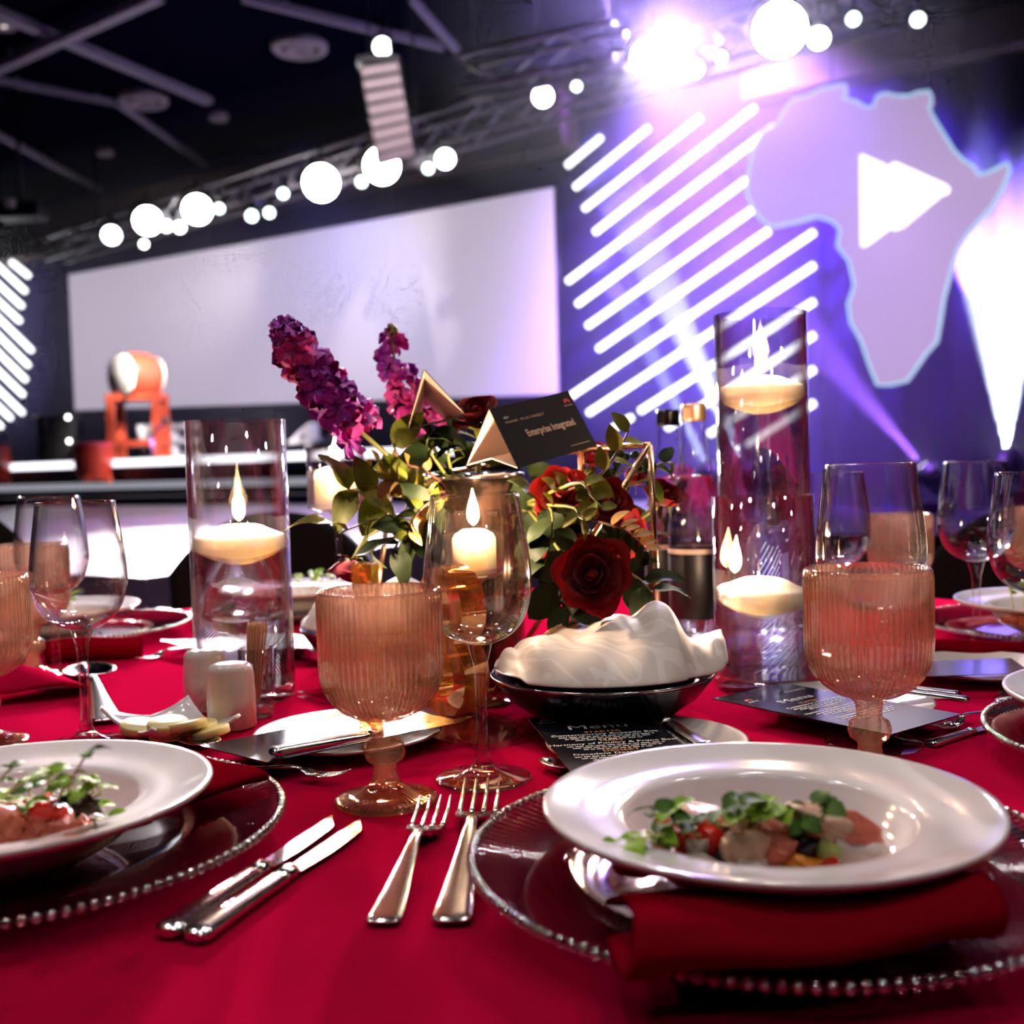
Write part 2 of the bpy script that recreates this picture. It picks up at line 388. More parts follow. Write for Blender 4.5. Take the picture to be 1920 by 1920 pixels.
# ceiling rails and fittings
def ceil_bar(x0, y0, x1, y1, wd, label, drop=0.08, mat='rail_grey'):
    p = Zp(x0, y0, HALL_H - drop); q = Zp(x1, y1, HALL_H - drop); L = (q - p).length
    bb = B(); bb.box((L / 2, 0, 0), (L, wd, 0.10)); o = bb.build('ceiling_rail', MT[mat]); o.matrix_world = frame(p, q - p, (0, 0, 1))
    for k in range(2):
        h = B(); h.tube([(L * (0.2 + 0.6 * k), 0, 0.04), (L * (0.2 + 0.6 * k), 0, drop)], 0.02, 6); h.build('hanger', MT['rail_grey'], o)
    return tag(o, label, 'rail', 'ceiling rails')
ceil_bar(-60, 0, 392, 190, 0.16, 'long pale ceiling rail ending beside the round vent')
ceil_bar(-40, 145, 300, -8, 0.14, 'pale cross rail meeting the long ceiling rail', 0.2)
ceil_bar(-20, 148, 230, 195, 0.05, 'thin ceiling rail passing under the white round vent', 0.1)
ceil_bar(215, 190, 388, 310, 0.06, 'thin ceiling rail running from the round vent to the lamps', 0.1)
ceil_bar(-10, 250, 216, 372, 0.07, 'thin ceiling rail above the stage lamps at the drum end', 0.1)
ceil_bar(455, -5, 830, 88, 0.07, 'thin ceiling rail above the hanging speaker column', 0.1)
ceil_bar(770, -5, 872, 112, 0.06, 'short slanting ceiling rail between speaker column and short truss', 0.1)
def vent(x, y, r, label, name='ceiling_vent', lit=None):
    p = Zp(x, y, HALL_H - 0.1); t = thing(name, label, 'vent' if lit is None else 'light', p)
    k = B(); k.lathe([(r, 0.1), (r, 0.02), (r * .93, 0), (r * .7, 0.01), (r * .68, 0.05)], 28); k.build('rim', MT['grille'], t, solid=0.01)
    k = B(); k.lathe([(r * .55, 0.05), (r * .5, 0.0), (r * .3, 0.01), (r * .28, 0.05)], 28); k.build('inner_ring', MT['grille'], t, solid=0.01)
    k = B(); k.lathe([(0.001, 0.03), (r * .2, 0.03), (r * .2, 0.09)], 20); k.build('cone', MT['grille' if lit is None else lit], t)
    return t
vent(268, 194, 0.36, 'white round ceiling vent below the long rail end')
vent(562, 96, 0.36, 'dim round ceiling vent near the hanging speaker column')
vent(410, 224, 0.15, 'small dim ceiling downlight beside the long rail end', 'ceiling_downlight', 'grille')
vent(197, 291, 0.14, 'small dim ceiling downlight above the stage lamps at the drum end', 'ceiling_downlight', 'grille')
vent(8, 52, 0.14, 'small ceiling downlight beside the crossing of the rails', 'ceiling_downlight', 'lamp_soft')
# air duct box at far left
t = thing('projector_box', 'dark box on a ceiling pole above the light sticks at the drum end', 'projector', D(40, 398, 15.5))
k = B(); k.box((0, 0, 0), (0.62, 0.4, 0.2)); k.build('body', MT['fixture'], t, bevel=0.02)
k = B(); k.tube([(0, 0, 0.1), (0, 0, HALL_H - D(40, 398, 15.5).z - 0.02)], 0.03, 8); k.build('pole', MT['fixture'], t)
k = B(); k.lathe([(0.001, 0), (0.07, 0), (0.08, 0.1)], 16, (-0.02, -0.3, 0)); o = k.build('lens', MT['grille'], t)

# stage: tiers
Sn = WN
def tier(name, off0, off1, z0, z1, t0, t1, mat, label, edge=None, cat='stage'):
    a = V((WP0[0], WP0[1], 0)) + WN * off0 + WD3 * t0
    o = thing(name, label, cat, mat=frame(V((a.x, a.y, 0)), WD3, (0, 0, 1)))
    L = t1 - t0; W = off1 - off0
    k = B(); k.box((L / 2, -W / 2, (z0 + z1) / 2), (L, W, z1 - z0)); k.build('deck', MT[mat], o)
    if edge:
        n = 9
        for i in range(n):
            k = B(); k.box((L * (i + .5) / n, -W - 0.015, z1 - edge[1] / 2), (L / n - 0.03, 0.03, edge[1])); k.build('edge_strip', MT[edge[0]], o)
    return o
ZS = EYE + 0.235
tier('main_stage', 0.1, 3.4, 0, ZS, -16, 1.5, 'stage_black', 'raised black main stage with a glowing white front edge', ('led_edge', 0.10))
tier('stage_step', 3.42, 4.0, 0, EYE - 0.09, -16, 1.5, 'stage_black', 'black stage step with a pale edge below the main stage', ('led_dim', 0.09))
tier('stage_step', 4.02, 4.6, 0, EYE - 0.27, -16, 1.5, 'stage_black', 'lowest black stage step above the glossy lilac apron')
zA = EYE - 0.38
t = tier('stage_apron', 4.62, 11.2, 0, zA, -15, 4.6, 'apron_gloss', 'wide glossy pale lilac stage apron in front of the steps')
t = tier('side_stage', 0.3, 4.5, 0, EYE - 0.68, 1.6, 14, 'stage_black', 'low black side stage carrying the floor lamps')

# projection screen
pts = [WALL(128, 515, 0.30), WALL(1040, 350, 0.30), WALL(1050, 740, 0.30), WALL(140, 770, 0.30)]
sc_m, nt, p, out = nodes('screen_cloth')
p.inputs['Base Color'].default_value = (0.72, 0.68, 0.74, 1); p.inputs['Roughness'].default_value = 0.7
p.inputs['Emission Color'].default_value = (0.80, 0.70, 0.88, 1); p.inputs['Emission Strength'].default_value = 0.50  # emission stands in for lamp light falling on the white cloth
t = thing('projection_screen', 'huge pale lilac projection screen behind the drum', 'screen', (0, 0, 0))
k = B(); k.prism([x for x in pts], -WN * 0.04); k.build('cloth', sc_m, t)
k = B()
for i in range(4):
    k.tube([pts[i] - WN * 0.03, pts[(i + 1) % 4] - WN * 0.03], 0.035, 6)
k.build('frame', MT['stage_black'], t)
# dark band under the screen
# LED sticks
RSTK = [(1063, 311, 1128, 257), (1078, 352, 1217, 239), (1095, 392, 1314, 220), (1115, 436, 1416, 201), (1064, 528, 1452, 237),
        (1082, 571, 1400, 337), (1101, 612, 1411, 393), (1121, 655, 1442, 432), (1070, 743, 1527, 435), (1103, 775, 1527, 497),
        (1200, 771, 1527, 565), (1148, 804, 1185, 782), (1250, 803, 1527, 628), (1330, 814, 1527, 692), (1400, 834, 1527, 755)]
ORD = ['topmost', 'second', 'third', 'fourth', 'fifth', 'sixth', 'seventh', 'eighth', 'ninth', 'tenth', 'eleventh', 'twelfth', 'thirteenth', 'fourteenth', 'fifteenth']
for i, (x0, y0, x1, y1) in enumerate(RSTK):
    t = thing('light_stick', f'slanting white light stick between screen and map sign, {ORD[i]} counting down from the truss', 'light stick', WALL(x0, y0, 0.45), group='light sticks by the map sign')
    p0 = V((0, 0, 0)); p1 = WALL(x1, y1, 0.45) - WALL(x0, y0, 0.45)
    k = B(); k.tube([p0, p1], 0.042, 10); k.build('tube', MT['led_white'], t)
    for q in (0.25, 0.75):
        k = B(); k.tube([p1 * q, p1 * q - WN * 0.40], 0.02, 6); k.build('bracket', MT['fixture'], t)
LSTK = [(22, 492, 53, 517), (-62, 445, 47, 546), (-66, 475, 41, 574), (-66, 506, 37, 602), (-60, 540, 59, 657), (-60, 572, 53, 685), (-60, 605, 48, 712), (-60, 640, 43, 740), (-60, 675, 42, 774), (-60, 708, 20, 784), (-60, 742, 2, 800)]
for i, (x0, y0, x1, y1) in enumerate(LSTK):
    t = thing('light_stick', f'white light stick sloping towards the drum side of the screen, {ORD[i]} counting downwards', 'light stick', WALL(x0, y0, 0.45), group='light sticks at the drum end')
    p1 = WALL(x1, y1, 0.45) - WALL(x0, y0, 0.45)
    k = B(); k.tube([(0, 0, 0), p1], 0.05, 10); k.build('tube', MT['led_white'], t)
    for q in (0.25, 0.75):
        k = B(); k.tube([p1 * q, p1 * q - WN * 0.40], 0.02, 6); k.build('bracket', MT['fixture'], t)

# the lit map sign
Z3 = [(540, 690), (560, 640), (620, 560), (700, 545), (780, 500), (860, 485), (915, 475), (920, 520), (900, 555), (980, 570), (1020, 600), (1070, 605), (1095, 540), (1140, 525), (1200, 540), (1280, 540), (1320, 520), (1390, 515), (1405, 560), (1385, 610), (1430, 690), (1480, 770), (1530, 850), (1580, 900), (1640, 940), (1660, 985), (1720, 970), (1780, 940), (1830, 915), (1843, 950), (1800, 1060), (1740, 1160), (1660, 1250), (1600, 1320), (1550, 1400)]
OUT = [(1280 + x / 3, y / 3) for x, y in Z3] + [(1786, 500), (1770, 560), (1764, 600), (1757, 640), (1735, 665), (1718, 690), (1700, 715), (1670, 722), (1645, 722), (1632, 690), (1615, 640), (1595, 605), (1590, 570), (1602, 535), (1592, 490), (1570, 462), (1575, 430), (1560, 415), (1530, 406), (1500, 415), (1450, 426), (1430, 415), (1412, 392), (1400, 360), (1404, 320), (1412, 280), (1430, 250)]
SO = 1.3
AF = [WALL(x, y, SO) for x, y in OUT]
t = thing('map_sign', 'glowing lavender continent-shaped sign hanging by the curtain', 'sign', (0, 0, 0))
k = B(); k.prism(AF, -WN * 0.12); k.build('face', MT['sign_face'], t, fixn=True)
k = B(); k.tube([p + WN * 0.01 for p in AF] + [AF[0] + WN * 0.01], 0.016, 6); k.build('rim_light', MT['sign_rim'], t)
mk = [WALL(x, y, SO + 0.06) for x, y in [(1612, 291), (1616, 289), (1668, 312), (1674, 304), (1682, 305), (1776, 347), (1780, 354), (1777, 361), (1764, 366), (1720, 402), (1692, 425), (1676, 431), (1668, 427), (1622, 461), (1614, 461)]]
k = B(); k.prism(mk, -WN * 0.05); o = k.build('arrow_mark', MT['sign_mark'], t, fixn=True); o['label'] = 'white arrow-shaped emblem'
for x, y in ((1560, 166), (1740, 178)):
    p = WALL(x, y + 8, SO - 0.05); k = B(); k.tube([p, V((p.x, p.y, HALL_H))], 0.012, 6); k.build('hanging_wire', MT['fixture'], t)

# trusses
def truss(p, q, h, label, name='lighting_truss'):
    L = (q - p).length; t = thing(name, label, 'truss', mat=frame(p, q - p, (0, 0, 1)))
    for cy_, cz in ((-h / 2, 0), (h / 2, 0), (-h / 2, h), (h / 2, h)):
        k = B(); k.tube([(0, cy_, cz), (L, cy_, cz)], 0.028, 8); k.build('chord', MT['alu'], t)
    n = int(L / 0.5); me = {}
    for s in (-1, 1):
        for i in range(n):
            x0 = L * i / n; x1 = L * (i + 1) / n
            k = B(); k.tube([(x0, s * h / 2, 0 if i % 2 else h), (x1, s * h / 2, h if i % 2 else 0)], 0.014, 5); k.build('brace', MT['alu'], t)
    for f in (0.08, 0.5, 0.92):
        k = B(); k.tube([(L * f, 0, h), (L * f, 0, HALL_H - p.z)], 0.015, 6); k.build('hanging_chain', MT['fixture'], t)
    return t
tz = EYE + 3.72
ta = V((-8.2, TP0[1] - (-8.2 - TP0[0]) * -TDR.y / TDR.x, tz)); tb = V((5.2, TP0[1] + (5.2 - TP0[0]) * TDR.y / TDR.x, tz))
tof = V((-TDR.y, TDR.x, 0)); tof = (tof if tof.y > 0 else -tof) * 0.75
truss(ta + tof, tb + tof, 0.36, 'long aluminium lighting truss carrying the row of stage lamps')
truss(D(868, 178, 10.2), D(1165, 118, 9.55), 0.30, 'short aluminium truss whose end hangs beside the speaker column')

# line array
lp = D(712, 128, 11.0)
t = thing('line_array_speaker', 'curved column of pale speakers hanging from the ceiling', 'speaker', lp)
k = B(); k.box((0, 0, 0.04), (0.42, 0.34, 0.07)); k.build('fly_frame', MT['fixture'], t)
for s in (-0.12, 0.12):
    k = B(); k.tube([(s, 0, 0.05), (s * 0.3, 0, HALL_H - lp.z)], 0.012, 6); k.build('hanging_chain', MT['fixture'], t)
x = 0.0; z = -0.01
for i in range(8):
    a = i * 0.055
    mm = M.Translation((0.02 + 0.018 * i, -0.01 * i * i * 0.3, z - 0.058)) @ M.Rotation(-0.12 - a * 0.3, 4, 'Y') @ M.Rotation(a, 4, 'X')
    k = B(); k.box((0, 0, 0), (0.40, 0.3, 0.108)); o = k.build('speaker_cabinet', MT['fixture'], t, bevel=0.008); o.matrix_local = mm
    g = B(); g.box((0.0, -0.158, 0), (0.36, 0.012, 0.085)); g.build('grille', MT['grille'], o)
    z -= 0.116
# stage lamps on the truss
def lamp(x, y, r, mat, label, energy=0, col=(1, 1, 1), target=None, ang=50, grp=None, plane=TRUSS):
    p = plane(x, y); tgt = V(target) if target is not None else CAM + V((0, 1, -0.2))
    t = thing('stage_lamp', label, 'lamp', mat=frame(p, (tgt - p).cross(V((0, 0, 1))), -(tgt - p)))
    if grp: t['group'] = grp
    k = B(); k.lathe([(r * 1.0, 0.0), (r * 1.08, 0.0), (r * 1.12, 0.12 + r), (r * 0.7, 0.2 + r * 1.5), (0.001, 0.22 + r * 1.5)], 20); k.build('housing', MT['fixture'], t)
    k = B(); k.sphere((0, 0, 0.02), r, 16, 6, (1, 1, 0.25)); k.build('lens', MT[mat], t)
    up = t.matrix_world.to_3x3().inverted() @ V((0, 0, 1))
    k = B()
    pts_ = []
    for i in range(9):
        a_ = pi * i / 8
        pts_.append(V((cos(a_) * r * 1.25, 0, 0.1 + r * .5)) + up * (sin(a_) * r * 1.5))
    k.tube(pts_, 0.015, 6); k.build('yoke', MT['fixture'], t)
    k = B(); k.tube([V((0, 0, 0.1 + r * .5)) + up * (r * 1.5), V((0, 0, 0.1 + r * .5)) + up * (r * 1.5 + 0.12)], 0.02, 6); k.build('clamp', MT['fixture'], t)
    if energy:
        spot('lamp_light', p + (tgt - p).normalized() * 0.12, tgt, energy, col, ang, 0.6, r * 0.8, t)
    return t
BIG = [(277, 414, 0.19), (370, 393, 0.19), (602, 343, 0.21), (716, 311, 0.20), (1222, 110, 0.19), (1462, 56, 0.22)]
NM = ['broad white stage lamp first on the truss above the drum end of the screen', 'broad white stage lamp second on the truss from the drum end', 'broad white stage lamp over the middle of the screen', 'broad white stage lamp just below the speaker column', 'broad white stage lamp glaring above the slanted light sticks', 'broad white stage lamp glaring above the map sign']
for (x, y, r), nm in zip(BIG, NM):
    e = {277: 5600, 370: 5600, 602: 5600, 716: 4600, 1222: 900, 1462: 900}[x]
    lamp(x, y, r, 'lamp_white', nm, e, (1.0, 0.90, 0.92), TABLE_C, 26)
SM = [(209, 441, .13, 'lamp_violet'), (270, 458, .055, 'lamp_soft'), (312, 424, .075, 'lamp_soft'), (337, 426, .075, 'lamp_soft'), (411, 391, .06, 'lamp_green'), (472, 405, .07, 'lamp_green'), (505, 399, .06, 'lamp_green'), (531, 363, .06, 'lamp_green'), (678, 341, .06, 'lamp_green'), (803, 316, .055, 'lamp_green'), (835, 298, .10, 'lamp_violet'), (1018, 181, .10, 'lamp_violet'), (1081, 162, .045, 'lamp_green'), (1302, 129, .08, 'lamp_soft'), (1352, 107, .045, 'lamp_soft'), (1535, 72, .085, 'lamp_violet'), (1600, 36, .05, 'lamp_green'), (1721, 37, .05, 'lamp_green'), (752, 277, .07, 'lamp_soft')]
LBM = {'lamp_violet': 'medium violet-white stage lamp on the lighting truss', 'lamp_soft': 'small warm white stage lamp on the lighting truss', 'lamp_green': 'tiny greenish white stage lamp on the lighting truss'}
for x, y, r, mt in SM: lamp(x, y, r, mt, LBM[mt], grp={'lamp_violet': 'violet lamps on the truss', 'lamp_soft': 'small white lamps on the truss', 'lamp_green': 'tiny lamps on the truss'}[mt])
lamp(717, 88, 0.09, 'lamp_soft', 'small round white lamp above the speaker column', plane=lambda x, y: D(x, y, 11.6))
# wash lamps lighting the screen from the truss (aimed at it)
for x, px in ((330, 340), (640, 640)):
    p = TRUSS(x, 430 - x * 0.12 + 0); 
    spot('screen_wash', TRUSS(x, 400 - (x - 300) * 0.22), WALL(px, 560 - px * 0.12, 0.3), 420, (1.0, 0.95, 0.95), 60, 1.0, 0.2)

# floor moving heads with beams
def moving_head(pos, tgt, col, energy, ang, label, r=0.12, mat='lamp_white', size=0.03):
    t = thing('moving_head_lamp', label, 'lamp', (pos.x, pos.y, pos.z - 0.30))
    k = B(); k.box((0, 0, -0.02), (0.36, 0.3, 0.14)); k.build('base', MT['fixture'], t, bevel=0.02)
    for s in (-1, 1):
        k = B(); k.box((s * 0.19, 0, 0.2), (0.04, 0.12, 0.34)); k.build('arm', MT['fixture'], t, bevel=0.01)
    h = frame((0, 0, 0.30), (V(tgt) - pos).cross(V((0, 0, 1))), -(V(tgt) - pos))
    k = B(); k.lathe([(r, -0.14), (r * 1.12, -0.14), (r * 1.15, 0.0), (r * .8, 0.16), (0.001, 0.18)], 20); o = k.build('head', MT['fixture'], t); o.matrix_local = h
    k = B(); k.sphere((0, 0, -0.14), r, 16, 6, (1, 1, 0.2)); k.build('lens', MT[mat], o)
    bpy.context.view_layer.update()
    spot('beam_light', pos + (V(tgt) - pos).normalized() * 0.22, tgt, energy, col, ang, 0.25, size, t)
    return t
pa = WALL(1888, 876, 1.6)
moving_head(pa, WALL(1880, 470, 0.1), (0.75, 0.85, 1.0), 60000, 24, 'moving head lamp throwing a broad white beam up the curtain')
pb = WALL(1750, 896, 1.7)
moving_head(pb, WALL(1640, 770, 1.5), (0.35, 0.12, 1.0), 16000, 13, 'moving head lamp with a violet lens beside the side stage edge', mat='lamp_violet')
pc = WALL(1405, 892, 1.75)
moving_head(pc, WALL(1190, 420, 0.15), (0.6, 0.70, 1.0), 80000, 10, 'moving head lamp crossing the light sticks with a blue-white beam')
pc2 = WALL(1335, 894, 1.75)
moving_head(pc2, WALL(1170, 560, 0.15), (0.55, 0.65, 1.0), 30000, 7, 'moving head lamp with a slim pale beam towards the screen edge')
# violet washes in the haze (added spots without fixtures behind the truss, aimed down the back of the stage)
spot('violet_fill', WALL(1200, 120, 2.3), WALL(1330, 640, 0.4), 7000, (0.30, 0.12, 1.0), 95, 1.0, 0.3)
spot('violet_fill', WALL(1440, 60, 2.3), WALL(1600, 560, 0.4), 7000, (0.24, 0.08, 1.0), 95, 1.0, 0.3)
spot('pink_fill', WALL(1330, 90, 2.2), WALL(1380, 300, 0.6), 6000, (0.54, 0.32, 1.0), 110, 1.0, 0.3)
spot('pink_fill', WALL(1660, 330, 2.3), WALL(1680, 560, 1.3), 500, (0.9, 0.4, 1.0), 100, 1.0, 0.3)
spot('blue_wash', WALL(560, 260, 2.3), WALL(600, 700, 0.4), 160, (0.2, 0.2, 1.0), 110, 1.0, 0.3)
spot('apron_fill', D(500, 200, 12.0), D(420, 985, 8.0), 1000, (0.82, 0.5, 1.0), 60, 1.0, 0.3)  # added spot without a fixture, brightens the lilac apron
spot('prop_fill', TRUSS(520, 420), ST(400, 840), 3600, (1.0, 0.9, 0.95), 48, 1.0, 0.2)  # added spot, no fixture built, lifts the standing letters and low drums
spot('drum_fill', TRUSS(420, 400), ST(250, 720), 5000, (1.0, 0.92, 0.85), 16, 0.6, 0.2)  # added spot, no lamp body, to brighten the big drum

# stage props -----------------------------------------------------------
# big drum on its stand
cdm = ST(256, 706); zb = ZS
t = thing('barrel_drum', 'large red barrel drum with white skins on a red stand', 'drum', V((cdm.x, cdm.y, zb)))
hz = cdm.z - zb
ax = V((-0.60, -0.80, 0)).normalized()
fm = frame((0, 0, hz), V((-ax.y, ax.x, 0)), ax)
ppm = FPX / cdm.y; rd = 44 / ppm; hl = 36 / ppm
k = B(); k.lathe([(rd * .86, -hl), (rd * .97, -hl * .6), (rd * 1.02, 0), (rd * .97, hl * .6), (rd * .86, hl)], 28); o = k.build('shell', MT['drum_red'], t); o.matrix_local = fm
for s in (-1, 1):
    k = B(); k.lathe([(0.001, s * hl * 1.06), (rd * .8, s * hl * 1.04), (rd * .92, s * hl * .98), (rd * .93, s * hl * .86)], 28); o = k.build('skin', MT['drum_skin'], t); o.matrix_local = fm
k = B(); kz = hz - rd * .75
for i, (ux, uy) in enumerate(((-1, -1), (1, -1), (1, 1), (-1, 1))):
    k = B(); k.box((ux * rd * .95, uy * rd * .6, kz / 2), (0.11, 0.11, kz)); k.build('leg', MT['drum_wood'], t)
for zz in (kz - .05, kz * .25):
    for uy in (-1, 1):
        k = B(); k.box((0, uy * rd * .6, zz), (rd * 2.0, 0.08, 0.10)); k.build('rail', MT['drum_wood'], t)
    for ux in (-1, 1):
        k = B(); k.box((ux * rd * .95, 0, zz), (0.08, rd * 1.3, 0.10)); k.build('cross_rail', MT['drum_wood'], t)
# low drums at the stage edge
def low_drum(x, y, label):
    pp = VP(x, y, ((V((WP0[0], WP0[1], 0)) + WN * 3.74).x, (V((WP0[0], WP0[1], 0)) + WN * 3.74).y), WDR)
    s = pp.y / FPX; r = 35 * s; h = 72 * s; zt = EYE - 0.09
    t = thing('low_drum', label, 'drum', V((pp.x, pp.y, zt)))
    k = B(); k.lathe([(r * .72, 0.04), (r * .93, h * .35), (r * 1.02, h * .6), (r * .96, h)], 24); k.build('shell', MT['drum_red'], t)
    k = B(); k.lathe([(r * .99, h * .93), (r * 1.0, h * 1.0), (r * .9, h * 1.04), (0.001, h * 1.06)], 24); k.build('skin', MT['rose_pink'], t)
    for i in range(3):
        a_ = i * 2.1 + .4; k = B(); k.box((r * .7 * cos(a_), r * .7 * sin(a_), 0.06), (0.10, 0.10, 0.12)); k.build('foot', MT['drum_wood'], t)
    return t
low_drum(176, 893, 'red floor drum standing on the stage step before the big drum')
low_drum(-16, 893, 'red floor drum on the stage step below the light sticks at the drum end')
def SO_(x, y, off):
    q = V((WP0[0], WP0[1], 0)) + WN * off; return VP(x, y, (q.x, q.y), WDR)
# big stage letters
for ch, x0, x1, y0, y1, lb in (('W', 262, 318, 792, 852, 'W'), ('E', 322, 366, 792, 852, 'E'), ('4', 548, 598, 792, 848, '4'), ('A', 610, 668, 790, 848, 'A')):
    p = SO_(x0, y1, 1.7); q = SO_(x1, y0, 1.7); h = q.z - ZS
    t = thing('stage_letter', f'standing pale grey letter {ch} on the stage floor', 'letter', V((p.x, p.y, ZS)), group='standing letters along the stage')
    o = text(ch, h * 1.38, MT['letter_white'], t, frame((0, 0, 0.0), WD3, WN), 'letter_body', extrude=0.09)
    wdt = max(v.co.x for v in o.data.vertices) - min(v.co.x for v in o.data.vertices); tgt = (q - p).dot(WD3)
    mnx = min(v.co.x for v in o.data.vertices)
    mny = min(v.co.y for v in o.data.vertices)
    for v in o.data.vertices: v.co.x = (v.co.x - mnx) * tgt / wdt; v.co.y += 0.022 - mny
    k = B(); k.box((tgt / 2, 0.012, 0), (tgt, 0.02, 0.3)); o2 = k.build('foot_plate', MT['fixture'], t); o2.matrix_local = frame((0, 0, 0.0), WD3, WN)
# microphone stands and band gear
def mic(x, y, y2, lean, label, mat='mic_purple'):
    p = SO_(x, y, 3.2); t = thing('microphone_stand', label, 'microphone', V((p.x, p.y, ZS))); top = SO_(x + lean, y2, 3.2) - V((p.x, p.y, ZS))
    k = B(); k.tube([(0, 0, 0.02), (0, 0, top.z * .6)], 0.025, 8); k.build('pole', MT[mat], t)
    k = B(); k.tube([(0, 0, top.z * .6), top], 0.022, 8); k.build('boom', MT[mat], t)
    k = B(); k.sphere(top, 0.05, 10, 8, (1, 1, 1.3)); k.build('microphone', MT['fixture'], t)
    k = B(); k.lathe([(0.001, 0.03), (0.05, 0.03), (0.2, 0.01), (0.2, 0)], 18, cap1=True); k.build('base', MT['fixture'], t)
mic(286, 852, 788, 24, 'violet microphone stand leaning beside the big drum')
mic(92, 858, 790, -10, 'dim microphone stand below the light sticks at the drum end', 'fixture')
p = SO_(118, 856, 2.7)
t = thing('amplifier_stack', 'dark amplifier cabinets with small lamps beside the floor drum', 'amplifier', V((p.x, p.y, ZS)))
for i in range(2):
    k = B(); k.box((0, 0, 0.19 + i * 0.38), (0.6, 0.4, 0.37)); o = k.build('cabinet', MT['fixture'], t, bevel=0.02)
    g = B(); g.box((0, -0.205, 0.17 + i * 0.38), (0.52, 0.01, 0.28)); g.build('front_cloth', MT['black_matte'], o)
    g = B(); g.sphere((0.2, -0.22, 0.34 + i * 0.38), 0.03, 8, 6); g.build('pilot_lamp', MT['lamp_soft'], o)
p = SO_(74, 856, 2.3)
t = thing('cymbal_stand', 'dark cymbal stand among the band gear', 'cymbal', V((p.x, p.y, ZS)))
k = B(); k.tube([(0, 0, 0.0), (0, 0, 0.8)], 0.015, 6); k.build('pole', MT['fixture'], t)
k = B(); k.lathe([(0.001, 0.83), (0.05, 0.82), (0.24, 0.79)], 22); k.build('cymbal', MT['cap_copper'], t, solid=0.006)
for i in range(3):
    k = B(); k.tube([(0, 0, 0.3), (0.25 * cos(i * 2.1), 0.25 * sin(i * 2.1), 0.0)], 0.012, 6); k.build('leg', MT['fixture'], t)
spot('array_fill', V((-0.5, 3.0, HALL_H - 0.3)), lp + V((0, 0, -0.5)), 2200, (1.0, 0.85, 0.88), 9, 0.5, 0.1)  # added ceiling spot without a fixture, lights up the speaker column
# haze over the stage
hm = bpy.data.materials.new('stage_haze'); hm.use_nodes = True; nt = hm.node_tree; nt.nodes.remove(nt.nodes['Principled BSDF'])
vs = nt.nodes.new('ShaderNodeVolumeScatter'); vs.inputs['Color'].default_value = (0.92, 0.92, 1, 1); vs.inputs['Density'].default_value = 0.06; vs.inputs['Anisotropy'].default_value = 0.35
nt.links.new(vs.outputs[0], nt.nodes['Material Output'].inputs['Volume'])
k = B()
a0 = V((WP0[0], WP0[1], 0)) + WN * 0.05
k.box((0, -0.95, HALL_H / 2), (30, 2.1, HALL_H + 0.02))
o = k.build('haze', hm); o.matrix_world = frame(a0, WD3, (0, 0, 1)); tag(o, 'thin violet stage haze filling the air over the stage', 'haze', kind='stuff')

# a thicker drift of haze hanging around the lamps over the sign side of the stage
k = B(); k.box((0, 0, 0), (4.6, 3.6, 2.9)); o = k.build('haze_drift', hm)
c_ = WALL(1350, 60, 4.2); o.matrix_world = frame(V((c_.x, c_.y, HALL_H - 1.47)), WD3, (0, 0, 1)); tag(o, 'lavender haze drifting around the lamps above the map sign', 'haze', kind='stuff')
spot('lavender_fill', TRUSS(1235, 60) - WN * 0.3, TRUSS(1300, 300) + WN * 1.0, 2600, (0.40, 0.27, 1.0), 160, 1.0, 0.2)  # two fixtureless spots added for a lavender halo in the haze
spot('lavender_fill', TRUSS(1440, 20) - WN * 0.3, TRUSS(1420, 300) + WN * 1.0, 2600, (0.48, 0.28, 1.0), 160, 1.0, 0.2)
# ================================================================== table
TC = V((-0.05, 1.02, 0)); TR = 1.0
t = thing('banquet_table', 'round banquet table under a crimson cloth', 'table', TC)
k = B(); k.lathe([(0.001, TB - 0.035), (TR - .01, TB - 0.035), (TR, TB - 0.02), (TR - .004, TB - 0.0035), (0.001, TB - 0.0035)], 96); k.build('tabletop', MT['black_matte'], t)
k = B(); k.lathe([(0.05, 0.04), (0.05, TB - 0.04)], 20); k.build('pedestal', MT['black_matte'], t)
for i in range(4):
    k = B(); k.box((0.22, 0, 0.025), (0.46, 0.06, 0.05), None); o = k.build('foot', MT['black_matte'], t); o.rotation_euler = (0, 0, i * pi / 2 + .4)
k = B()
def cl(u, v):
    a = 2 * pi * u
    if v < 0.5:
        q = v / 0.5; r = (TR + 0.004) * q; z = TB
    else:
        q = (v - 0.5) / 0.5; f = 0.035 * sin(a * 17) * q + 0.02 * sin(a * 7 + 1) * q
        r = TR + 0.004 + 0.012 * min(1, q * 6) + (0.05 * q + f) * (q ** 0.7); z = TB - 0.62 * q - 0.002 * min(1, q * 6)
    return (r * cos(a), r * sin(a), z)
k.grid(cl, 192, 24, flip=True)
o = k.build('tablecloth', MT['cloth_red']); o.location = TC; tag(o, 'crimson tablecloth spread over the round table', 'tablecloth')

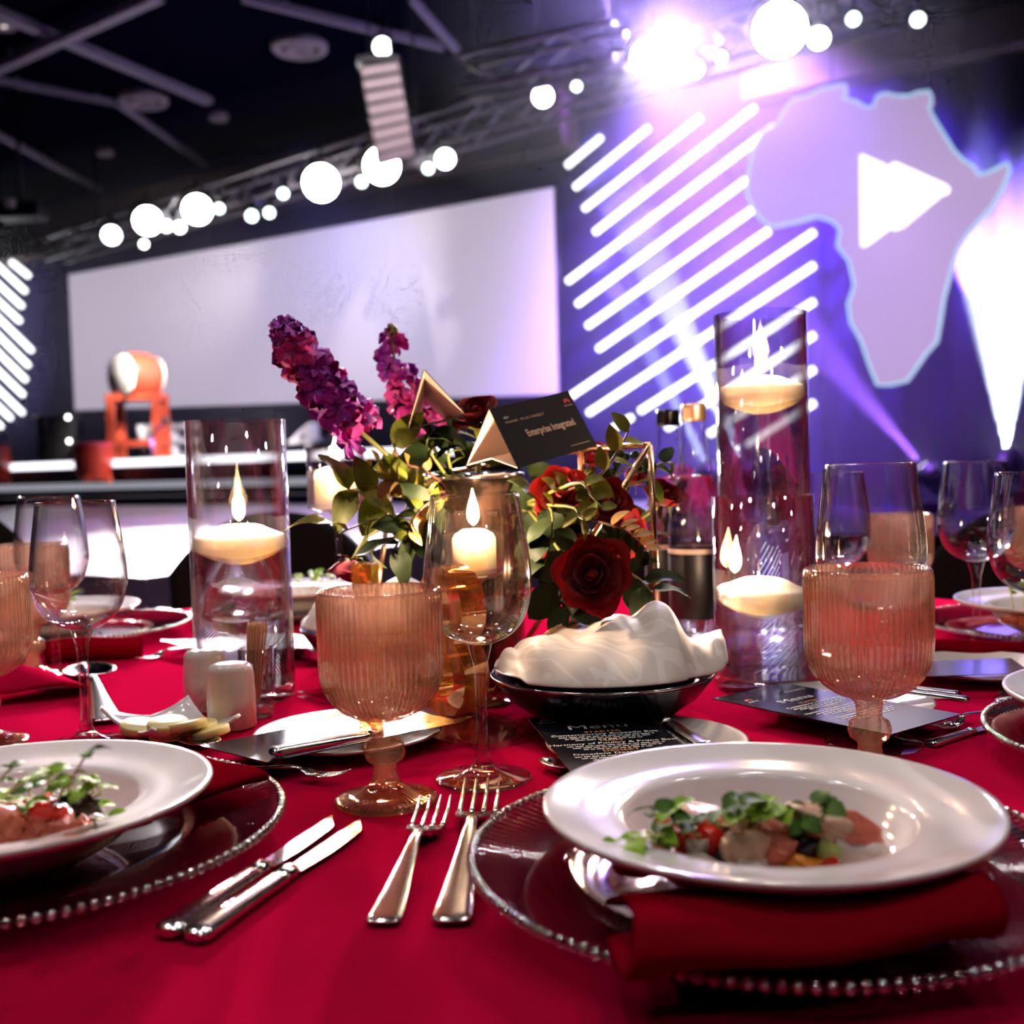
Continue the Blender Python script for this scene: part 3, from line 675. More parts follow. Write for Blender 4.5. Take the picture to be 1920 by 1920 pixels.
# ------------------------------------------------------------------ chairs
def make_chair(label, loc, rz, sc=1.0):
    t = thing('banquet_chair', label, 'chair', loc, rz, 'black chairs around the table'); t.scale = (sc,) * 3
    def bk(u, v):
        s = (u - .5) * 2; wd = 0.235
        top = 0.90 - 0.13 * abs(s) ** 2.6
        x = s * wd * (1 - 0.10 * (1 - v)); z = 0.50 + (top - 0.50) * v
        return (x, 0.20 - 0.07 * s * s + 0.05 * v, z)
    k = B(); k.grid(bk, 24, 14); k.build('backrest', MT['black_fabric'], t, solid=0.05)
    k = B(); k.box((0, 0, 0.45), (0.44, 0.43, 0.07)); k.build('seat', MT['black_fabric'], t, bevel=0.02)
    for x in (-.19, .19):
        for y in (-.18, .19):
            k = B(); k.tube([(x, y, 0.43), (x * 1.08, y * 1.12, 0.0)], [0.018, 0.013], 8); k.build('leg', MT['black_gloss'], t)
        k = B(); k.tube([(x * .95, 0.19, 0.43), (x * .95, 0.2, 0.55)], 0.014, 8); k.build('back_post', MT['black_gloss'], t)
    return t
c = D(478, 1000, 2.36); make_chair('black round-backed chair behind the candle vase by the shakers', V((c.x + .02, c.y - .06, 0)), 0.06, 0.985)
make_chair('black round-backed chair behind the wine glasses with the ribbed goblet', V((-1.13, 2.16, 0)), 0.85, 1.08)
c = D(1870, 1000, 1.95); make_chair('black round-backed chair behind the salad bowl at the lilac-lit menu', V((c.x + .02, c.y, 0)), -0.75, 0.97)
c = D(1290, 1000, 2.25); make_chair('black round-backed chair behind the water bottles', V((c.x, c.y, 0)), -0.35, 0.95)

# ------------------------------------------------------------------ glassware
def sm(pts, n=6):                     # smooth a profile with catmull-rom
    out = []; P = [pts[0]] + list(pts) + [pts[-1]]
    for i in range(1, len(P) - 2):
        for j in range(n):
            s = j / n; a, b_, c_, d_ = P[i - 1], P[i], P[i + 1], P[i + 2]
            out.append(tuple(0.5 * (2 * b_[q] + (c_[q] - a[q]) * s + (2 * a[q] - 5 * b_[q] + 4 * c_[q] - d_[q]) * s * s + (-a[q] + 3 * b_[q] - 3 * c_[q] + d_[q]) * s ** 3) for q in (0, 1)))
    out.append(pts[-1]); return out
def make_wine(label, loc, sc=1.0):
    t = thing('wine_glass', label, 'glass', loc); t.scale = (sc,) * 3
    bo = sm([(0.0005, 0.101), (0.012, 0.1025), (0.025, 0.109), (0.034, 0.120), (0.039, 0.135), (0.040, 0.147), (0.0388, 0.165), (0.0358, 0.188), (0.0325, 0.212)], 5)
    bi = [(max(0.0004, r - 0.0012), z + 0.0004) for r, z in reversed(bo)]
    k = B(); k.lathe(bo + bi, 56); k.build('bowl', MT['glass'], t)
    k = B(); k.lathe(sm([(0.0095, 0.1018), (0.0075, 0.094), (0.0052, 0.084), (0.0042, 0.06), (0.0043, 0.03), (0.0058, 0.016), (0.0095, 0.0095)], 4)[::-1], 20, cap0=True); k.build('stem', MT['glass_thick'], t)
    k = B(); k.lathe([(0.0005, 0.0001), (0.0350, 0.0001), (0.0362, 0.001), (0.0355, 0.0022)] + sm([(0.034, 0.0026), (0.022, 0.0044), (0.013, 0.0072), (0.0085, 0.0105)], 3), 48, cap1=True); k.build('foot', MT['glass_thick'], t)
    return t
wg = make_wine('clear wine glass standing before the lit pillar candle', T(907, 1461))
def wine(label, p, sc=1.0): return dup(wg, p, random.random() * 6, label, sc)
wine('clear wine glass behind the rim of the salmon salad bowl', T(163, 1396))
wine('clear wine glass beside the ribbed goblet and red rolled napkin', T(108, 1280))
def DB(x, d, z=0):                    # table point at column x and distance d
    lo, hi = 880.0, 3000.0
    for _ in range(50):
        mid = (lo + hi) / 2
        if T(x, mid, z).y > d: lo = mid
        else: hi = mid
    return T(x, lo, z)
wine('clear wine glass standing close behind an amber goblet and bread plate', DB(1638, 0.868), 1.06)
wine('clear wine glass between the tall candle vase and an amber goblet', DB(1570, 1.27))
wine('clear wine glass before the salad bowl at the lilac-lit menu', DB(1832, 1.25), 1.04)
wine('clear wine glass beside the small plate with the lilac-lit menu', DB(1942, 0.995))

NR = 60
gprof = [(0.0005, 0.0565)] + sm([(0.010, 0.0575), (0.022, 0.0615), (0.033, 0.0695), (0.0400, 0.081), (0.0425, 0.094), (0.0428, 0.115), (0.0428, 0.1475)], 5)
def make_goblet(label, loc):
    t = thing('ribbed_goblet', label, 'goblet', loc)
    def rib(r, z, a, j, i): return r * (1 + (0.020 if z < 0.1455 and r > 0.012 else 0.0) * (1 if j % 4 in (1, 2) else -0.6))
    gi = [(max(0.0004, r - 0.0026), z + 0.0015) for r, z in reversed(gprof)]
    k = B(); k.lathe(gprof + [(0.0420, 0.1492), (0.0408, 0.1492)] + gi, NR * 4, rib=rib); k.build('bowl', MT['amber_glass'], t)
    st = sm([(0.0135, 0.0582), (0.0095, 0.0535), (0.0085, 0.047), (0.0088, 0.0445)], 3) + sm([(0.0125, 0.0425), (0.0142, 0.0355), (0.0122, 0.0295)], 4) + sm([(0.0085, 0.0275), (0.0082, 0.022), (0.0105, 0.014), (0.0138, 0.0105)], 4)
    k = B(); k.lathe(st[::-1], 40, rib=lambda r, z, a, j, i: r * (1 + (0.05 * cos(a * 10) if 0.029 < z < 0.043 else 0))); k.build('stem', MT['amber_solid'], t)
    ft = [(0.0005, 0.0001), (0.0345, 0.0001), (0.0358, 0.0015), (0.0352, 0.0030)] + sm([(0.0330, 0.0036), (0.0240, 0.0058), (0.0150, 0.0098), (0.0110, 0.0125)], 4)
    k = B(); k.lathe(ft, 144, rib=lambda r, z, a, j, i: r * (1 + (0.022 if j % 3 == 0 else -0.008) * (1 if r > 0.013 else 0)) , cap1=True)
    k.build('foot', MT['amber_solid'], t)
    return t
gb = make_goblet('amber ribbed goblet standing before the gold table number', T(724, 1502))
def gob(label, p, sc=1.0): return dup(gb, p, random.random() * 6, label, sc)
gob('amber ribbed goblet behind the rim of the prawn salad bowl', DB(1632, 0.772), 1.02)
gob('amber ribbed goblet beside the crimson folded napkin', DB(-28, 0.955))
gob('amber ribbed goblet behind the paired wine glasses and napkin roll', DB(62, 1.27), 1.05)
gob('amber ribbed goblet seen through wine glasses before a black chair', DB(1690, 1.50), 1.0)
gob('amber ribbed goblet beyond the salad bowl at the lilac-lit menu', DB(1945, 1.55), 1.0)

# ------------------------------------------------------------------ candles
FL = B()
FL.lathe(sm([(0.0004, 0.0), (0.0046, 0.004), (0.0064, 0.011), (0.0052, 0.020), (0.0026, 0.029), (0.0004, 0.038)], 4), 14)
FLM = FL.mesh('flame')
def flame(parent, x, y, z, sc=1.0, power=1.2):
    o = put('flame', FLM, MT['flame'], parent); o.location = (x, y, z + 0.004); o.scale = (sc, sc, sc)
    k = B(); k.tube([(x, y, z - 0.002), (x + 0.0006, y, z + 0.009)], 0.0008, 6); k.build('wick', MT['wick'], parent)
    l = bpy.data.lights.new('candle_light', 'POINT'); l.energy = power * 1.6; l.color = (1.0, 0.69, 0.46); l.shadow_soft_size = 0.004
    lo = bpy.data.objects.new('candle_light', l); COL.objects.link(lo); lo.parent = parent; lo.location = (x, y, z + 0.016 * sc)
def candle_vase(base, h, wl, label, cl_label, tilt=0.0, fx=0.0, power=1.2, wlabel=None):
    t = thing('cylinder_vase', label, 'vase', base)
    r = 0.0505; g = 0.0028
    k = B(); k.lathe([(r, 0.012), (r, h), (r - g, h), (r - g, 0.014)], 64); k.build('wall', MT['glass'], t)
    k = B(); k.lathe([(0.0005, 0.0001), (r - .002, 0.0001), (r, 0.002), (r, 0.012), (r - g, 0.0135), (0.0005, 0.0125)], 64); k.build('base', MT['glass_thick'], t)
    wt = tag(B().lathe([(0.0005, 0.015), (r - g - 0.0004, 0.015), (r - g - 0.0004, wl), (0.0005, wl)], 64).build('water', MT['water']), wlabel, 'water'); wt.location = base
    wt['kind'] = 'stuff'
    c = thing('floating_candle', cl_label, 'candle', V(base) + V((0, 0, wl)))
    c.rotation_euler = (0, tilt, 0)
    k = B(); k.lathe(sm([(0.0005, -0.029), (0.012, -0.028), (0.032, -0.021), (0.0445, -0.013), (0.0462, -0.006), (0.0460, 0.0005), (0.042, 0.0025)], 4) + sm([(0.034, 0.0052), (0.022, 0.0105), (0.012, 0.0125), (0.0005, 0.012)], 4), 48); k.build('wax_body', MT['wax'], c)
    flame(c, fx, 0, 0.012, 1.0, power)
    return t
vl = DB(462, 1.124); candle_vase(vl, 0.286, 0.167, 'clear cylinder vase half full of water beside the salt shakers', 'white floating candle burning in the vase beside the salt shakers', power=1.6, wlabel='clear water filling the vase beside the salt shakers')
vt = DB(1438, 1.215); candle_vase(vt, 0.390, 0.309, 'tall clear cylinder vase behind the shorter vase', 'white floating candle burning high in the tall vase', power=1.6, wlabel='clear water filling the tall vase')
vs_ = DB(1436, 1.098); candle_vase(vs_, 0.194, 0.099, 'short clear cylinder vase standing before the tall vase', 'tilted white floating candle burning low in the short vase', tilt=0.06, fx=-0.030, power=1.2, wlabel='clear water filling the short vase')
def votive(base, h, r, ch, cr, label, clab, power):
    t = thing('stemmed_candle_holder', label, 'candle holder', base); hc = h - 2.25 * r
    k = B(); k.lathe([(0.0005, hc)] + sm([(r * .7, hc + 0.001), (r * .95, hc + 0.005), (r, hc + 0.012), (r, h)], 3) + [(r - .0022, h), (r - .0022, hc + 0.012), (r * .6, hc + 0.0045), (0.0005, hc + 0.004)], 40); k.build('cup', MT['glass'], t)
    k = B(); k.lathe(sm([(0.012, hc), (0.005, hc - 0.008), (0.0075, hc - 0.016), (0.0045, hc - 0.028), (0.0042, 0.03), (0.007, 0.014), (0.012, 0.008)], 4)[::-1], 20); k.build('stem', MT['glass_thick'], t)
    k = B(); k.lathe([(0.0005, 0.0001), (r * 1.15, 0.0001), (r * 1.17, 0.0015), (r * 1.1, 0.003), (0.012, 0.0085), (0.0005, 0.009)], 40); k.build('foot', MT['glass_thick'], t)
    c = thing('pillar_candle', clab, 'candle', V(base) + V((0, 0, hc + 0.005)))
    k = B(); k.lathe([(0.0005, 0.0), (cr - .001, 0.0), (cr, 0.001), (cr, ch - .006), (cr - .003, ch - .001)] + sm([(cr * .75, ch), (cr * .5, ch + 0.003), (0.0005, ch + 0.004)], 3), 40); k.build('wax_body', MT['wax'], c)
    flame(c, 0, 0, ch + 0.003, 0.95, power)
votive(DB(642, 1.42), 0.262, 0.0375, 0.050, 0.0285, 'stemmed glass candle holder behind the purple flower spike', 'white pillar candle burning behind the purple flower spike', 1.0)
votive(DB(898, 1.065), 0.188, 0.0292, 0.040, 0.0215, 'stemmed glass candle holder behind the wine glass at the gold numeral', 'white pillar candle burning behind the wine glass at the gold numeral', 1.2)

# ------------------------------------------------------------------ plates
def make_bowl(label, loc, sc=1.0):
    t = thing('rimmed_bowl', label, 'bowl', loc); t.scale = (sc,) * 3
    pr = sm([(0.0005, 0.0105), (0.045, 0.0108), (0.066, 0.0160), (0.0745, 0.0290), (0.0800, 0.0350), (0.100, 0.0375), (0.1185, 0.0425)], 5) + sm([(0.1208, 0.0430), (0.1215, 0.0412), (0.1195, 0.0385)], 3) + sm([(0.100, 0.0330), (0.080, 0.0290), (0.070, 0.0140), (0.055, 0.0050), (0.046, 0.0020), (0.044, 0.0001), (0.041, 0.0001), (0.038, 0.0035), (0.0005, 0.004)], 4)
    k = B(); k.lathe(pr, 96); k.build('bowl_body', MT['porcelain'], t)
    return t
NB = 150
beadm = B().sphere((0, 0, 0), 0.0030, 8, 6).mesh('bead')
beadm.materials.append(MT['bead_glass'])
def charger_mesh():
    pr = sm([(0.0005, 0.0035), (0.085, 0.0035), (0.100, 0.0055), (0.108, 0.0095)], 2) + sm([(0.112, 0.0110), (0.138, 0.0150), (0.160, 0.0190)], 3)
    pr2 = [(r, z - 0.0032) for r, z in reversed(pr)]; m = len(pr + pr2)
    k = B(); k.lathe(pr2 + pr, NB * 3)
    for i, v in enumerate(k.v):
        r = sqrt(v[0] ** 2 + v[1] ** 2); j = i // m
        if r > 0.105 and i % m >= len(pr2): k.v[i] = (v[0], v[1], v[2] + (0.0020 if j % 3 == 0 else -0.0004))
    k.f = [f[::-1] for f in k.f]
    return k.mesh('plate')
CHM = charger_mesh(); RIMM = None
def make_charger(label, loc, rz=0, beads=True):
    global RIMM
    t = thing('beaded_charger', label, 'charger plate', loc, rz)
    put('plate', CHM, MT['charger_glass'], t)
    if beads:
        for i in range(NB):
            a = 2 * pi * i / NB; o = put('bead', beadm, None, t); o.location = (0.1615 * cos(a), 0.1615 * sin(a), 0.0185)
    else:
        if RIMM is None:
            k = B()
            for i in range(NB): k.sphere((0.1615 * cos(2 * pi * i / NB), 0.1615 * sin(2 * pi * i / NB), 0.0185), 0.003, 6, 4)
            RIMM = k.mesh('bead_rim')
        o = put('bead_rim', RIMM, MT['bead_glass'], t); o['kind'] = 'stuff'
    return t
pR = DB(1436, 0.592); pL = DB(32, 0.668)
make_charger('clear beaded glass charger under the prawn salad bowl', pR)
make_charger('clear beaded glass charger under the salmon salad bowl', pL)
pFR = DB(2290, 0.80); make_charger('beaded glass charger beyond the fork by the slanting menu', pFR, 0, False)
pBR = DB(1985, 1.35); make_charger('beaded glass charger under the salad bowl at the lilac-lit menu', pBR, 0, False)
pBL = DB(140, 1.58); make_charger('beaded glass charger beside the red napkin roll', pBL, 0, False)
pBC = DB(556, 1.755); make_charger('beaded glass charger under the salad bowl behind the candle vase by the shakers', pBC, 0, False)
def cloth_slab(name, label, fn, nu, nv, th, mat='napkin_red', loc=(0, 0, 0), rz=0, group=None, sub=1, cat='napkin'):
    k = B(); k.grid(fn, nu, nv); o = k.build(name, MT[mat], None, solid=th, sub=sub); o.location = loc; o.rotation_euler = (0, 0, rz)
    return tag(o, label, cat, group)
bz = -0.0022
# napkin under the right bowl: folded over itself, bulging towards the diner
def napR(u, v):
    x = (u - .5) * 0.166; s = v
    # path from under the bowl forward over the charger, turning down and back
    path = [(-0.060, 0.0075), (-0.072, 0.012), (-0.090, 0.021), (-0.112, 0.029), (-0.136, 0.031), (-0.152, 0.026), (-0.154, 0.019), (-0.135, 0.0185), (-0.11, 0.0165)]
    q = s * (len(path) - 1); i = min(int(q), len(path) - 2); f = q - i
    y = path[i][0] * (1 - f) + path[i + 1][0] * f; z = path[i][1] * (1 - f) + path[i + 1][1] * f
    sag = 0.008 * cos((u - .5) * pi * 1.1) * sin(min(1, max(0, (s - .15) / .6)) * pi)
    y += 0.012 * (u - .5) * 2 * (1 if s > .3 else 0) + 0.004 * sin(u * 9)
    return (x + 0.006 * sin(s * 5), y, z - sag * (0.7 if s > .4 else .3) + 0.004)
nR = cloth_slab('folded_napkin', 'dark red folded napkin pinned under the prawn salad bowl', napR, 20, 27, 0.0045, loc=pR + V((-0.014, 0.0, 0.0045)), rz=0.03, sub=1)
def napL(u, v):
    x = (u - .5) * 0.105; y = (v - .5) * 0.085
    return (x, y, 0.0255 + 0.0025 * sin(u * 6 + v * 3) + 0.004 * (v - .5))
cloth_slab('folded_napkin', 'dark red folded napkin pinned under the salmon salad bowl', napL, 10, 16, 0.006, loc=pL + V((0.080, 0.064, 0.0)), rz=-0.80)
bR = make_bowl('white rimmed bowl of prawn salad with pea shoots', pR + V((0.0, -0.004, bz + 0.006)))
bR.rotation_euler = (0, 0, 0)
bL = dup(bR, pL + V((0.003, -0.02, bz + 0.006)), 0, 'white rimmed bowl of salmon salad with micro greens'); bL.rotation_euler = (0, 0, 0.3)
dup(bR, pBR + V((0, 0, bz + .006)), 0, 'white rimmed bowl of salad at the lilac-lit menu')
dup(bR, pBC + V((0, 0, bz + .006)), 0, 'white rimmed bowl of salad well behind the candle vase by the shakers')
dup(bR, pFR + V((-0.02, 0.02, bz + .006)), 0, 'empty white rimmed bowl beyond the fork by the slanting menu')
dup(bR, pBL + V((-0.03, 0.0, bz + .006)), 0, 'white rimmed bowl of salad seen through the paired wine glasses')
# small bread plates
def make_bread_plate(label, loc, sc=1.0):
    t = thing('bread_plate', label, 'plate', loc); t.scale = (sc,) * 3
    pr = sm([(0.0005, 0.005), (0.045, 0.005), (0.056, 0.0075), (0.078, 0.0125)], 4) + [(0.0800, 0.0125), (0.0795, 0.0105)] + sm([(0.060, 0.0055), (0.048, 0.002), (0.046, 0.0001), (0.042, 0.0001), (0.040, 0.0025), (0.0005, 0.003)], 3)
    k = B(); k.lathe(pr, 64); k.build('plate_body', MT['ceramic_warm'], t); return t
bp = make_bread_plate('small white plate under the menu beside the butter dish', T(655, 1393))
dup(bp, DB(1212, 0.858), 0, 'small white plate under the menu before the bread basket')
dup(bp, T(1578, 1336), 0, 'small white plate under the slanting menu before the short vase')
dup(bp, DB(1850, 1.12), 0, 'small white plate under the lilac-lit menu')
dup(bp, DB(470, 1.40), 0, 'small white plate under the menu behind the candle vase by the shakers')
dup(bp, DB(1370, 1.30), 0, 'small white plate behind the tall candle vase')
# menus
def menu(corners, z, label, lines=False, th=0.0008):
    P = [T(x, y, z) for x, y in corners]          # far-left, far-right, near-right, near-left of the reading side
    o_ = (P[2] + P[3]) / 2; ux = (P[1] - P[0] + P[2] - P[3]).normalized(); W_ = ((P[1] - P[0]).length + (P[2] - P[3]).length) / 2
    yv = ((P[0] + P[1]) / 2 - o_); H_ = yv.length; mt = frame((P[0] + P[1] + P[2] + P[3]) / 4, ux, V((0, 0, 1)))
    yl = mt.to_3x3().inverted() @ yv; sh = yl.x
    t = thing('menu_card', label, 'menu', mat=mt)
    q = [(-W_ / 2 + sh / 2, yl.y / 2, 0), (W_ / 2 + sh / 2, yl.y / 2, 0), (W_ / 2 - sh / 2, -yl.y / 2, 0), (-W_ / 2 - sh / 2, -yl.y / 2, 0)]
    k = B(); k.prism(q, (0, 0, th)); k.build('card', MT['print_dark'], t, fixn=True)
    return t, W_, abs(yl.y), sh
def put_line(t, s, x, y, size, mat, align='CENTER', z=0.0011, sh=0.0, sx=1.0, name='lettering'):
    return text(s, size, MT[mat], t, M.Translation((x + sh * y, y, z)), name, align=align, sx=sx)
def fine(t, x, y, wd, size, mat='ink_white', z=0.0011, seed=1, sh=0.0):
    """a line of fine print too small to read: short ink dashes"""
    r_ = random.Random(seed); k = B(); q = x - wd / 2
    while q < x + wd / 2:
        l = min(size * r_.uniform(0.8, 2.6), x + wd / 2 - q)
        k.add([(q + sh * y, y, z), (q + l + sh * y, y, z), (q + l + sh * (y + size * .5), y + size * .5, z), (q + sh * (y + size * .5), y + size * .5, z)], [(0, 1, 2, 3)], False); q += l + size * 0.45
    o = k.build('fine_print', MT[mat], t); o['kind'] = 'stuff'; return o
def flower_mark(t, x, y, r, z=0.0012):
    """small red fan-shaped emblem of eight petals"""
    k = B()
    for i in range(8):
        a = R(-8) + i * R(196) / 7; d = V((cos(a), sin(a), 0)); n = V((-d.y, d.x, 0)); c0 = V((x, y - r * .25, z))
        k.add([c0 + d * r * .25, c0 + d * r * .7 + n * r * .15, c0 + d * r * 1.15, c0 + d * r * .7 - n * r * .15], [(0, 1, 2, 3)], False)
    return k.build('emblem', MT['ink_red'], t)
def fill_menu(t, W_, H_, sh):
    k_ = sh / H_ if H_ else 0
    def L(s, y, size, mat, sx=1.0): put_line(t, s, 0, y * H_, size * H_, mat, sh=k_, sx=sx)
    L('Menu', 0.23, 0.100, 'ink_white', 1.3)
    put_line(t, 'CONNECT', W_ * 0.33, 0.41 * H_, 0.040 * H_, 'ink_white', sh=k_)
    put_line(t, 'HUAWEI', -W_ * 0.38, 0.38 * H_, 0.022 * H_, 'ink_white', sh=k_)
    flower_mark(t, -W_ * .38 + k_ * .43 * H_, 0.43 * H_, 0.03 * H_)
    for j, (hd, ln, y) in enumerate((('STARTER', 'Contemporary Avocado Ritz', 0.15), ('MAIN', 'Harmony of Poultry & Prime Beef', -0.01), ('DESSERT', 'Decadent Dessert Tower', -0.18))):
        L(hd, y, 0.042, 'ink_orange'); L(ln, y - 0.042, 0.042, 'ink_white')
        for i, wd in enumerate((0.78, 0.70, 0.55)): fine(t, 0, (y - 0.072 - 0.028 * i) * H_, wd * W_, 0.017 * H_, seed=j * 5 + i, sh=k_)
t, W_, H_, sh = menu([(987, 1349), (1207, 1337), (1330, 1440), (1080, 1456)], 0.0150, 'dark printed menu card lying before the bread basket'); fill_menu(t, W_, H_, sh)
t, W_, H_, sh = menu([(862, 1353), (503, 1433), (374, 1400), (742, 1334)][::-1] if False else [(372, 1399), (740, 1330), (866, 1352), (503, 1432)], 0.0150, 'glossy dark menu card beside the butter dish under a knife')
fill_menu(t, H_ * 1.2, W_ * 0.6, 0)
t, W_, H_, sh = menu([(1335, 1309), (1470, 1284), (1800, 1338), (1672, 1382)], 0.0150, 'glossy slanting menu card behind the goblet at the prawn salad'); fill_menu(t, W_ * .9, H_ * .8, sh * .8)
t, W_, H_, sh = menu([(1690, 1242), (1900, 1236), (1930, 1262), (1720, 1271)], 0.0150, 'menu card with a lilac sheen on a small white plate')
t, W_, H_, sh = menu([(290, 1200), (560, 1196), (640, 1212), (395, 1222)], 0.0150, 'dark menu card on the plate behind the candle vase by the shakers')
t, W_, H_, sh = menu([(1300, 1205), (1400, 1196), (1430, 1208), (1340, 1220)], 0.0150, 'dark menu card on the plate behind the tall vase')
t, W_, H_, sh = menu([(1730, 1214), (1860, 1206), (1885, 1213), (1742, 1224)], 0.008, 'small glossy dark card at the foot of a wine glass near the lilac-lit menu')
# orange corner marks under the right menu
# ------------------------------------------------------------------ cutlery (unit: metres, handle end at origin, head along +x)
def make_knife(label, L=0.215):
    t = thing('table_knife', label, 'knife')
    k = B()
    for_ = []
    def hd(u, v):
        s = u; a = 2 * pi * v; w = 0.0095 * (0.80 + 0.25 * (1 - s) ** 2); h = 0.0042 * (0.85 + 0.25 * (1 - s))
        e = 1.0 if 0.02 < s < 0.99 else 0.55
        c_, s_ = cos(a), sin(a); n = 3.0
        x_ = abs(c_) ** (2 / n) * (1 if c_ >= 0 else -1); y_ = abs(s_) ** (2 / n) * (1 if s_ >= 0 else -1)
        return (s * 0.098, w * x_ * e, h * y_ * e + 0.0046)
    k.grid(hd, 24, 20); k.add([hd(0, j / 20) for j in range(20)], [tuple(range(20))]); k.add([hd(1, j / 20) for j in range(20)], [tuple(range(20))])
    k.build('handle', MT['silver'], t)
    k = B(); k.tube([(0.096, 0, 0.0046), (0.100, 0, 0.0046), (0.106, 0, 0.0046), (0.110, 0, 0.0044)], [0.0055, 0.0075, 0.0072, 0.0045], 14, flat=0.7); k.build('collar', MT['silver'], t)
    N = 18; up = []; lo = []
    for i in range(N + 1):
        s = i / N; x = 0.106 + 0.109 * s
        top = 0.0052 + 0.0010 * sin(s * pi) - 0.0 * s; bot = -0.0062 - 0.0035 * sin(min(1, s * 1.1) * pi)
        if s > 0.8: q = (s - .8) / .2; bot = bot * (1 - q) + top * q * 0.999; top *= 1
        up.append((x, top)); lo.append((x, bot))
    vs = [(x, y, 0.0046) for x, y in up] + [(x, y, 0.0040) for x, y in lo] + [(x, y, 0.0022) for x, y in up] + [(x, y, 0.0036) for x, y in lo]
    n = N + 1; fs = []
    for i in range(N):
        fs += [(i, n + i, n + i + 1, i + 1), (2 * n + i, 2 * n + i + 1, 3 * n + i + 1, 3 * n + i), (i, i + 1, 2 * n + i + 1, 2 * n + i), (n + i, 3 * n + i, 3 * n + i + 1, n + i + 1)]
    k = B(); k.add(vs, fs, False); k.build('blade', MT['silver'], t, fixn=True)
    t['L'] = 0.215; return t
def fork_like(t, hl, neck):
    # flaring flat handle rising to the neck
    st = [(0.0, 0.0095, 0.0030), (0.006, 0.0108, 0.0032), (0.03, 0.0090, 0.0040), (0.07, 0.0062, 0.0075), (0.105, 0.0040, 0.0115), (0.122, 0.0036, 0.0118), (0.132, 0.0042, 0.0100)]
    k = B(); vs = []; fs = []
    for x, w, z in st:
        th = 0.0013 + 0.0006 * (w < 0.006)
        vs += [(x, -w, z + th * .4), (x, -w * .6, z + th), (x, w * .6, z + th), (x, w, z + th * .4), (x, w, z - th), (x, -w, z - th)]
    m = len(st)
    for i in range(m - 1):
        for j in range(6): fs.append((i * 6 + j, i * 6 + (j + 1) % 6, (i + 1) * 6 + (j + 1) % 6, (i + 1) * 6 + j))
    fs.append(tuple(range(6))); fs.append(tuple((m - 1) * 6 + j for j in range(6)))
    k.add(vs, fs, True); k.build('handle', MT['silver'], t, fixn=True, sub=1)
def make_fork(label):
    t = thing('dinner_fork', label, 'fork'); fork_like(t, 0, 0)
    k = B(); st = [(0.128, 0.0045, 0.0106), (0.136, 0.0095, 0.0082), (0.145, 0.0122, 0.0055), (0.157, 0.0126, 0.0040)]
    vs = []; fs = []
    for x, w, z in st: vs += [(x, -w, z + .0012), (x, 0, z + .0004), (x, w, z + .0012), (x, w, z - .0008), (x, 0, z - .0016), (x, -w, z - .0008)]
    for i in range(3):
        for j in range(6): fs.append((i * 6 + j, i * 6 + (j + 1) % 6, (i + 1) * 6 + (j + 1) % 6, (i + 1) * 6 + j))
    fs += [tuple(range(6)), tuple(18 + j for j in range(6))]
    k.add(vs, fs); k.build('head', MT['silver'], t, fixn=True)
    for i in range(4):
        y = -0.0107 + i * 0.00713
        k = B(); k.tube([(0.154, y, 0.0040), (0.165, y * 1.02, 0.0036), (0.185, y * 1.04, 0.0062), (0.203, y * 1.03, 0.0115)], [0.0020, 0.0017, 0.0014, 0.0006], 8, flat=0.8); k.build('tine', MT['silver'], t)
    t['L'] = 0.203; return t
def make_spoon(label):
    t = thing('dessert_spoon', label, 'spoon'); fork_like(t, 0, 0)
    def bw(u, v):
        r = u; a = 2 * pi * v; x = 0.128 + 0.031 + 0.031 * r * cos(a) ; y = 0.0195 * r * sin(a) * (1 - 0.15 * cos(a))
        z = 0.0035 + 0.0075 * r * r + 0.001
        return (x, y, z)
    k = B(); k.grid(bw, 8, 28); k.build('bowl', MT['silver'], t, solid=0.0013)
    t['L'] = 0.19; return t
def lay(proto, first, label, p_end, p_tip, z=0.0, tilt=0.0, group=None):
    a = T(*p_end, z); b_ = T(*p_tip, z); o = proto if first else copy_tree(proto)
    o['label'] = label; s = (b_ - a).length / proto['L']; o.scale = (s, s, s); o.location = a; o.rotation_euler = (0, -tilt, atan2(b_.y - a.y, b_.x - a.x))
    return o
kn = make_knife('k'); fk = make_fork('f'); sp = make_spoon('s')
lay(kn, True, 'silver table knife lying outermost beside the salmon salad charger', (362, 1772), (688, 1546))
lay(kn, False, 'silver table knife tucked between the charger and the outer knife', (312, 1764), (636, 1538))
lay(kn, False, 'silver butter knife resting across the menu beside the butter dish', (508, 1420), (895, 1352), 0.0165)
lay(kn, False, 'silver butter knife on the small plate before the bread basket', (1326, 1412), (1180, 1318), 0.0135)
lay(kn, False, 'silver butter knife on the slanting menu behind the goblet at the prawn salad', (1816, 1318), (1560, 1283), 0.0165)
lay(kn, False, 'silver butter knife behind its twin on the slanting menu', (1800, 1308), (1545, 1275), 0.0150)
lay(kn, False, 'dark-toned knife beside the rim of the prawn salad bowl', (1985, 1655), (1868, 1530))
lay(kn, False, 'silver knife lying by the salad bowl behind the candle vase by the shakers', (295, 1146), (385, 1156))
lay(fk, True, 'silver dinner fork lying clear between knives and charger', (716, 1742), (818, 1520))
lay(fk, False, 'silver dinner fork half tucked beside the prawn salad charger', (846, 1742), (905, 1492))
lay(fk, False, 'silver dessert fork above the salmon salad bowl', (418, 1442), (652, 1462), 0.004)
lay(fk, False, 'silver dessert fork beside the slanting menu', (1900, 1330), (1742, 1376), 0.002)
lay(fk, False, 'silver dessert fork by the rolled red napkin', (372, 1212), (262, 1243))
lay(sp, True, 'silver dessert spoon peeping from under the menu by the butter', (545, 1446), (342, 1398), 0.002)
